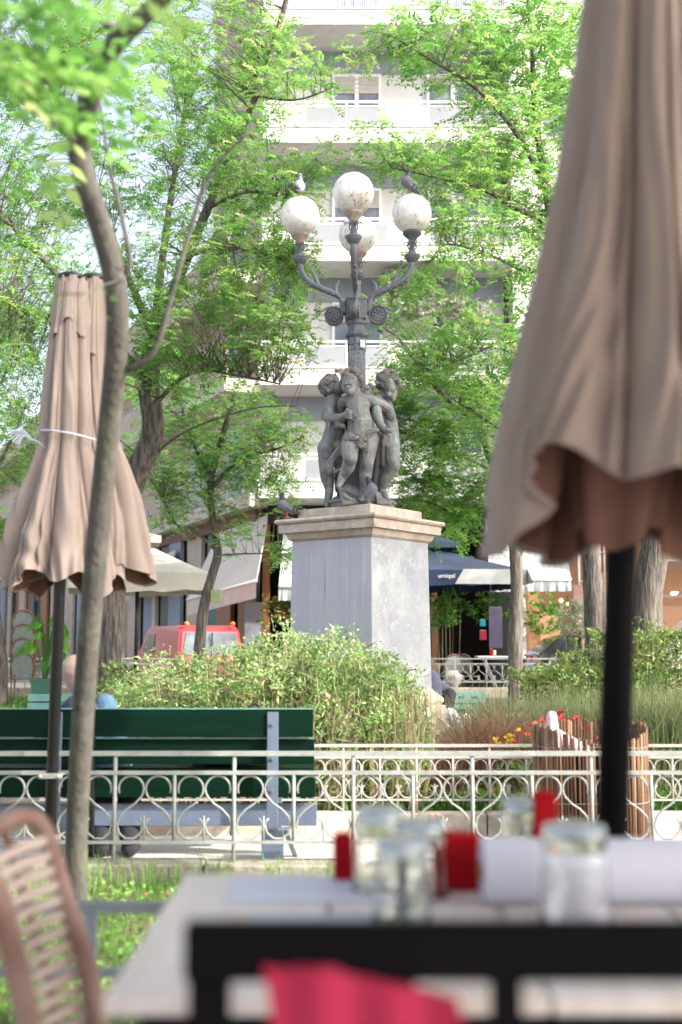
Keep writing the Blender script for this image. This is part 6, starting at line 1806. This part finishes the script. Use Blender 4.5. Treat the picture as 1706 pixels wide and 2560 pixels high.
org = (xx(1300, 1600, 26.0), 26.3, 0)
car('car', 'black hatchback parked behind the knobbly trunk on the right', org, (1, .03), [(0, .35), (.02, .75), (.25, .95), (.75, 1.36), (1.3, 1.50), (2.2, 1.52), (2.8, 1.40), (3.5, .98), (4.0, .85), (4.1, .4)], 1.7, (.75, 3.3), M['black_car'], [[(.62, .98), (.95, 1.34), (1.45, 1.42), (1.45, .98)], [(1.52, .98), (1.52, 1.42), (2.2, 1.43), (2.75, 1.32), (3.1, .98)]], -.12)
org = (xx(1632, 1600, 26.0), 25.8, 0)
car('van', 'white van cut by the right edge of the picture', org, (1, .02), [(0, .35), (.02, .9), (.12, 1.25), (.5, 1.45), (1.1, 2.0), (1.5, 2.15), (4.4, 2.15), (4.5, .4)], 1.8, (.8, 3.7), M['white_car'], [[(.7, 1.25), (1.15, 1.85), (1.9, 1.85), (1.9, 1.25)]], -.12, roofin=.05)

# ---------------------------------------------------------------- open parasols of the cafes
def open_parasol(name, label, c, hw, zt, ze, val, mcol, mval, top2=None, rz=0, txt=None, mband=None):
    """square parasol: c centre, hw half width, zt apex, ze eaves, val valance"""
    t = empty(name, (c[0], c[1], 0), label, 'parasol')
    Rm = Matrix.Rotation(rz, 3, 'Z'); C0 = V3(c[0], c[1], 0)
    def Q(x, y, z): return C0 + Rm @ V3(x, y, 0) + V3(0, 0, z)
    n = 8
    mb = MB()
    cor = [(-hw, -hw), (hw, -hw), (hw, hw), (-hw, hw)]
    for k in range(4):
        a = cor[k]; b = cor[(k + 1) % 4]
        rows = []
        for j in range(n + 1):
            v = j / n; row = []
            for i in range(n + 1):
                u = i / n; x = (a[0] + (b[0] - a[0]) * u) * v; y = (a[1] + (b[1] - a[1]) * u) * v
                z = zt + (ze - zt) * v ** .85 - .10 * math.sin(math.pi * u) * -v * (1 - v) - .06 * math.sin(math.pi * u) * v * 0
                row.append(Q(x, y, z))
            rows.append(row)
        vs = [p for r in rows for p in r]
        mb.cur = 0
        mb.add(vs, [(j * (n + 1) + i, j * (n + 1) + i + 1, (j + 1) * (n + 1) + i + 1, (j + 1) * (n + 1) + i) for j in range(n) for i in range(n)])
    mb.build('canopy', mcol, t, fixn=False)
    for k in range(4):
        a = cor[k]; b = cor[(k + 1) % 4]; v = MB(); m = 12
        for i in range(m):
            p = []
            for ii in (i, i + 1):
                u = ii / m; p.append(Q(a[0] + (b[0] - a[0]) * u, a[1] + (b[1] - a[1]) * u, ze))
            w = [-val - .05 * math.sin(math.pi * (ii / m)) + .02 * math.sin(ii * 2.1) for ii in (i, i + 1)]
            v.extr([p[0], p[1], p[1] + V3(0, 0, w[1]), p[0] + V3(0, 0, w[0])], (Q(0, 0, 0) - (p[0] * .5 + p[1] * .5)).normalized() * .008)
        v.build('valance', mval if k != 3 or not mband else mband, t)
    if top2:
        mb = MB(); h2 = hw * .33; mb.add([Q(-h2, -h2, zt + top2 * .1), Q(h2, -h2, zt + top2 * .1), Q(h2, h2, zt + top2 * .1), Q(-h2, h2, zt + top2 * .1), Q(0, 0, zt + top2 * 1.1)], [(0, 1, 4), (1, 2, 4), (2, 3, 4), (3, 0, 4)])
        for k in range(4):
            a = Vector(mb.v[k]); b = Vector(mb.v[(k + 1) % 4]); mb.extr([a, b, b - V3(0, 0, .12), a - V3(0, 0, .12)], (C0 - (a + b) / 2).normalized() * .006)
        mb.build('vent', mcol, t, fixn=False)
    MB().tube([Q(0, 0, -.1), Q(0, 0, zt)], .035, 12).build('pole', M['dark_metal'], t, smooth=True)
    rb = []
    for x, y in cor:
        MB().bar(Q(0, 0, zt - .12), Q(x * .98, y * .98, ze - .02), .02, .03).build('rib', M['dark_metal'], t)
    return t, Q
open_parasol('parasol', 'open cream parasol peeping out behind the left closed ones', (xx(345, 1400, 21), 21.0), 1.22, zb_(1345, 21), zb_(1440, 21), .28, M['canvas_far'], M['canvas_far'], .12, R(12))
cxp = xx(1075, 1400, 25.2)
np_, Qn = open_parasol('parasol', 'open navy parasol with pale grey corner panels right of the pedestal', (cxp, 25.3), 1.75, zb_(1362, 25.3), zb_(1424, 23.55), .27, M['navy_pale'], M['navy'], .22, R(5))
# pale panels of the canopy and writing on the valance
for (a, b) in (((.42, -1.752), (1.75, -1.752)), ((1.76, -1.75), (1.76, 1.7))):
    mb = MB(); p = Qn(a[0], a[1] - (.012 if b[1] == a[1] else 0), zb_(1424, 23.55) + .015) + V3(.01 if a[0] == b[0] else 0, 0, 0); q = Qn(b[0], b[1] - (.012 if b[1] == a[1] else 0), zb_(1424, 23.55) + .015)
    dn = V3(0, 0, -.31)
    sk = (q - p) * (-.14)
    mb.extr([p, q, q + dn, p + dn + sk], (0, -.006, 0)); mb.build('pale_panel', M['light_grey'], np_)
text('lettering', 'umiqol', .13, Qn(-.12, -1.775, zb_(1424, 23.55) - .17), M['sign_white'], np_, rot=(R(90), 0, R(5)))

# ---------------------------------------------------------------- terrace furniture behind the far railing
def bistro_chair(X, Y, z, rz, label, group, back=.36, mfab='wicker_tex'):
    t = empty('bistro_chair', (X, Y, z), label, 'chair', group)
    Rm = Matrix.Rotation(rz, 3, 'Z')
    def Q(x, y, zz_): return V3(X, Y, z) + Rm @ V3(x, y, 0) + V3(0, 0, zz_)
    for s in (-1, 1):
        MB().tube([Q(s * .19, -.19, 0), Q(s * .19, -.2, .44)], .014, 8).build('leg', M['rattan_dark'], t, smooth=True)
        MB().tube([Q(s * .19, .2, 0), Q(s * .18, .2, .44)], .014, 8).build('leg', M['rattan_dark'], t, smooth=True)
    MB().lathe([(.21, .43), (.225, .445), (.21, .46), (0, .462)], Q(0, 0, 0), 20).build('seat', M[mfab], t)
    P_ = sweep([Q(-.20, -.18, .44), Q(-.21, -.22, .70), Q(-.14, -.25, .87), Q(0, -.26, .92), Q(.14, -.25, .87), Q(.21, -.22, .70), Q(.20, -.18, .44)], 5)
    MB().tube(P_, .017, 8).build('back_frame', M['rattan_dark'], t, smooth=True)
    mb = MB(); mb.extr([Q(-.18, -.215, .52), Q(.18, -.215, .52), Q(.19, -.235, .72), Q(.12, -.25, .86), Q(0, -.255, .90), Q(-.12, -.25, .86), Q(-.19, -.235, .72)], Rm @ V3(0, .012, 0)); mb.build('backrest', M[mfab], t)
    return t
Xs = xx(62, 1600, 21.5)
names = ['top chair of the stack by the banana plant', 'second chair down of the stack by the banana plant', 'third chair down of the stack by the banana plant', 'lowest chair of the stack by the banana plant']
for k in range(4):
    bistro_chair(Xs + .02 * k, 21.5 - .07 * k, .05 + .26 * (3 - k), R(8), 'brown woven bistro chair, ' + names[k], 'stacked woven bistro chairs')
pt_ = empty('banana_plant', (xx(112, 1700, 19.6), 19.6, .05), 'broad-leaved banana plant in a square dark green pot by the stacked chairs', 'plant')
X = pt_.location.x
MB().lathe([(.20, .0), (.27, .46), (.29, .46), (.29, .50), (.25, .50), (.25, .46), (0, .46)], (X, 19.6, .05), 4, R(45)).build('pot', M['green_pot'], pt_)
mb = MB(); vsl = []; tl = []
for k, (dx, dz, l) in enumerate(((.30, 1.32, .52), (-.10, 1.25, .5), (.16, 1.45, .55), (-.38, 1.0, .42), (.30, 1.1, .40), (-.2, 1.42, .5), (.35,.8,.4))):
    b = V3(X, 19.6, .5); m = V3(X + dx * .35, 19.6, .05 + dz); e = V3(X + dx + (.15 if dx > 0 else -.15), 19.5, .05 + dz - .18)
    mb.tube(sweep([b, b.lerp(m, .6), m], 4), [.035] + [.02] * 8 if False else .02, 6)
    sp_ = sweep([m, m.lerp(e, .5) + V3(0, 0, .12), e], 6); nn = len(sp_)
    for i in range(nn - 1):
        w0 = .24 * math.sin(math.pi * (i / (nn - 1)) ** .7) + .01; w1 = .24 * math.sin(math.pi * ((i + 1) / (nn - 1)) ** .7) + .005
        for s in (-1, 1):
            vsl.append([list(sp_[i]), list(sp_[i] + V3(0, s * w0 * .5, -w0 * .5 + (.05 if s > 0 else 0)) + V3(0, 0, w0 * (.9 if s > 0 else 0))), list(sp_[i + 1] + V3(0, s * w1 * .5, -w1 * .5) + V3(0, 0, w1 * (.9 if s > 0 else 0))), list(sp_[i + 1])]); tl.append(random.random())
mb.build('stalk', M['leaf_banana'], pt_, smooth=True)
quads_mesh('leaves', vsl, M['leaf_banana'], pt_, tl)
# cafe tables with things on them
def cafe_table(X, Y, z, w, label, mt, zg=0):
    t = empty('terrace_table', (X, Y, zg), label, 'table')
    MB().box((X, Y, z - .015), (w, .6, .03)).build('table_top', mt, t, bevel=.005)
    for s in (-1, 1):
        MB().bar((X + s * w * .35, Y - .2, z - .03), (X - s * w * .1 + s * .1, Y - .2, zg), .03, .03, up=(0, 1, 0)).build('leg', M['alu'], t)
        MB().bar((X + s * w * .35, Y + .2, z - .03), (X - s * w * .1 + s * .1, Y + .2, zg), .03, .03, up=(0, 1, 0)).build('leg', M['alu'], t)
    return t
cafe_table(xx(1250, 1640, 24.2), 24.2, zb_(1640, 24.2), 1.0, 'white topped folding table behind the far railing', M['frame_white'])
def small_box(x, y, Y, w, h, m, label, name='menu_holder', cat='menu holder'):
    p = at(x, y, Y); t = empty(name, (p.x, Y, p.z), label, cat)
    MB().box((p.x, Y, p.z + h / 2), (w, .06, h)).build('panel', m, t, bevel=.004)
    MB().box((p.x, Y, p.z + h + .004), (w * .8, .05, .006)).build('top_edge', M['frame_white'], t)
small_box(1228, 1638, 24.15, .055, .13, M['red_box'], 'small red menu holder standing on the white far table')
small_box(1237, 1638, 24.15, .06, .10, M['awning'], 'cream card holder beside the red one on the white far table')
small_box(1330, 1652, 24.1, .06, .12, M['red_box'], 'red holder right of the white far table end')
small_box(1240, 1620, 25.6, .30, .9, M['purple'], 'lilac poster board standing in front of the dark restaurant', 'poster_board', 'sign')
small_box(1208, 1600, 26.4, .16, .22, mat('crimson_shirt', (.4, .03, .07), (.3, .02, .05), 5, .8), 'crimson notice on the dark restaurant wall', 'notice', 'sign')
small_box(1207, 1566, 26.4, .13, .16, mat('cyan_notice', (.02, .3, .4), (.02, .25, .33), 5, .6), 'cyan notice above the crimson one on the dark restaurant wall', 'notice', 'sign')
p = at(1420, 1520, 26); hs_ = empty('hanging_board', (p.x, 26, p.z), 'faded pink wooden board hanging on a rope right of the striped awning', 'sign')
MB().box2((xx(1434, 1500, 26), 25.98, zb_(1527, 26)), (xx(1458, 1500, 26), 26.02, zb_(1462, 26))).build('board', mat('faded_pink_wood', (.36, .22, .19), (.28, .16, .14), 8, .9, .2), hs_)
MB().tube([(xx(1442, 1380, 26), 26, zb_(1340, 26)), (xx(1446, 1462, 26), 26, zb_(1462, 26))], .008, 5).build('rope', M['dry_stem'] if False else M['twig'], hs_)
lat = empty('trellis', (xx(1462, 1500, 27), 27.2, 0), 'cream trellis behind the pale forked trunk', 'trellis')
for k in range(6): MB().bar((xx(1450 + k * 13, 1500, 27.2), 27.2, 0), (xx(1450 + k * 13, 1500, 27.2), 27.2, 4.0), .05, .03, up=(0, 1, 0)).build('upright', M['canvas_far'], lat)
for z in (1.2, 1.9, 2.6, 3.3): MB().bar((xx(1445, 1500, 27.2), 27.16, z), (xx(1520, 1500, 27.2), 27.16, z), .04, .02).build('crosspiece', M['canvas_far'], lat)
# chairs on the right terrace, tipped metal things and black lattice chair
for k, (px, rz) in enumerate(((1125, 20), (1175, -30), (1330, 10), (1400, 160))):
    bistro_chair(xx(px, 1680, 24.4), 24.6 + .2 * (k % 2), -.02, R(rz), ['woven chair nearest the pedestal on the far terrace', 'woven chair left of the white far table', 'woven chair right of the white far table', 'woven chair facing the woman in black'][k], 'woven chairs on the right terrace')
lc = empty('lattice_chair', (xx(1422, 1640, 24.0), 24.0, 0), 'black lattice-backed chair behind the far railing', 'chair')
X = lc.location.x; mb = MB()
for i in range(6): mb.bar((X - .22 + i * .09, 24.0, .5), (X - .22 + i * .09, 24.0, .98), .02, .015, up=(0, 1, 0))
for j in range(5): mb.bar((X - .24, 23.985, .55 + j * .1), (X + .25, 23.985, .55 + j * .1), .02, .012)
mb.build('backrest', M['black_metal'], lc); MB().box2((X - .24, 24.02, .43), (X + .25, 24.45, .46)).build('seat', M['black_metal'], lc)
for a in (-.22, .23):
    for b in (24.02, 24.42): MB().box2((X + a - .015, b, 0), (X + a + .015, b + .03, .43)).build('leg', M['black_metal'], lc)
# little white dog-like stone urn seen through the far railing
ur = empty('garden_urn', (xx(1130, 1700, 23.9), 23.7, -.02), 'pale stone urn behind the far railing next to the pedestal', 'urn')
MB().lathe([(.12, 0), (.14, .06), (.06, .12), (.05, .2), (.16, .34), (.20, .46), (.22, .50), (.15, .52), (.10, .60)], tuple(ur.location), 18).build('vase', M['canvas_far'], ur, smooth=True)
# overhead wires
wr = empty('overhead_wire', (0, 26, 8), 'thin dark overhead wires crossing by the left crown', 'wire')
MB().tube(sweep([at(-100, 66, 30), at(40, 72, 30), at(200, 78, 30), at(700, 88, 30)], 5), .012, 4).build('cable', M['black_metal'], wr)
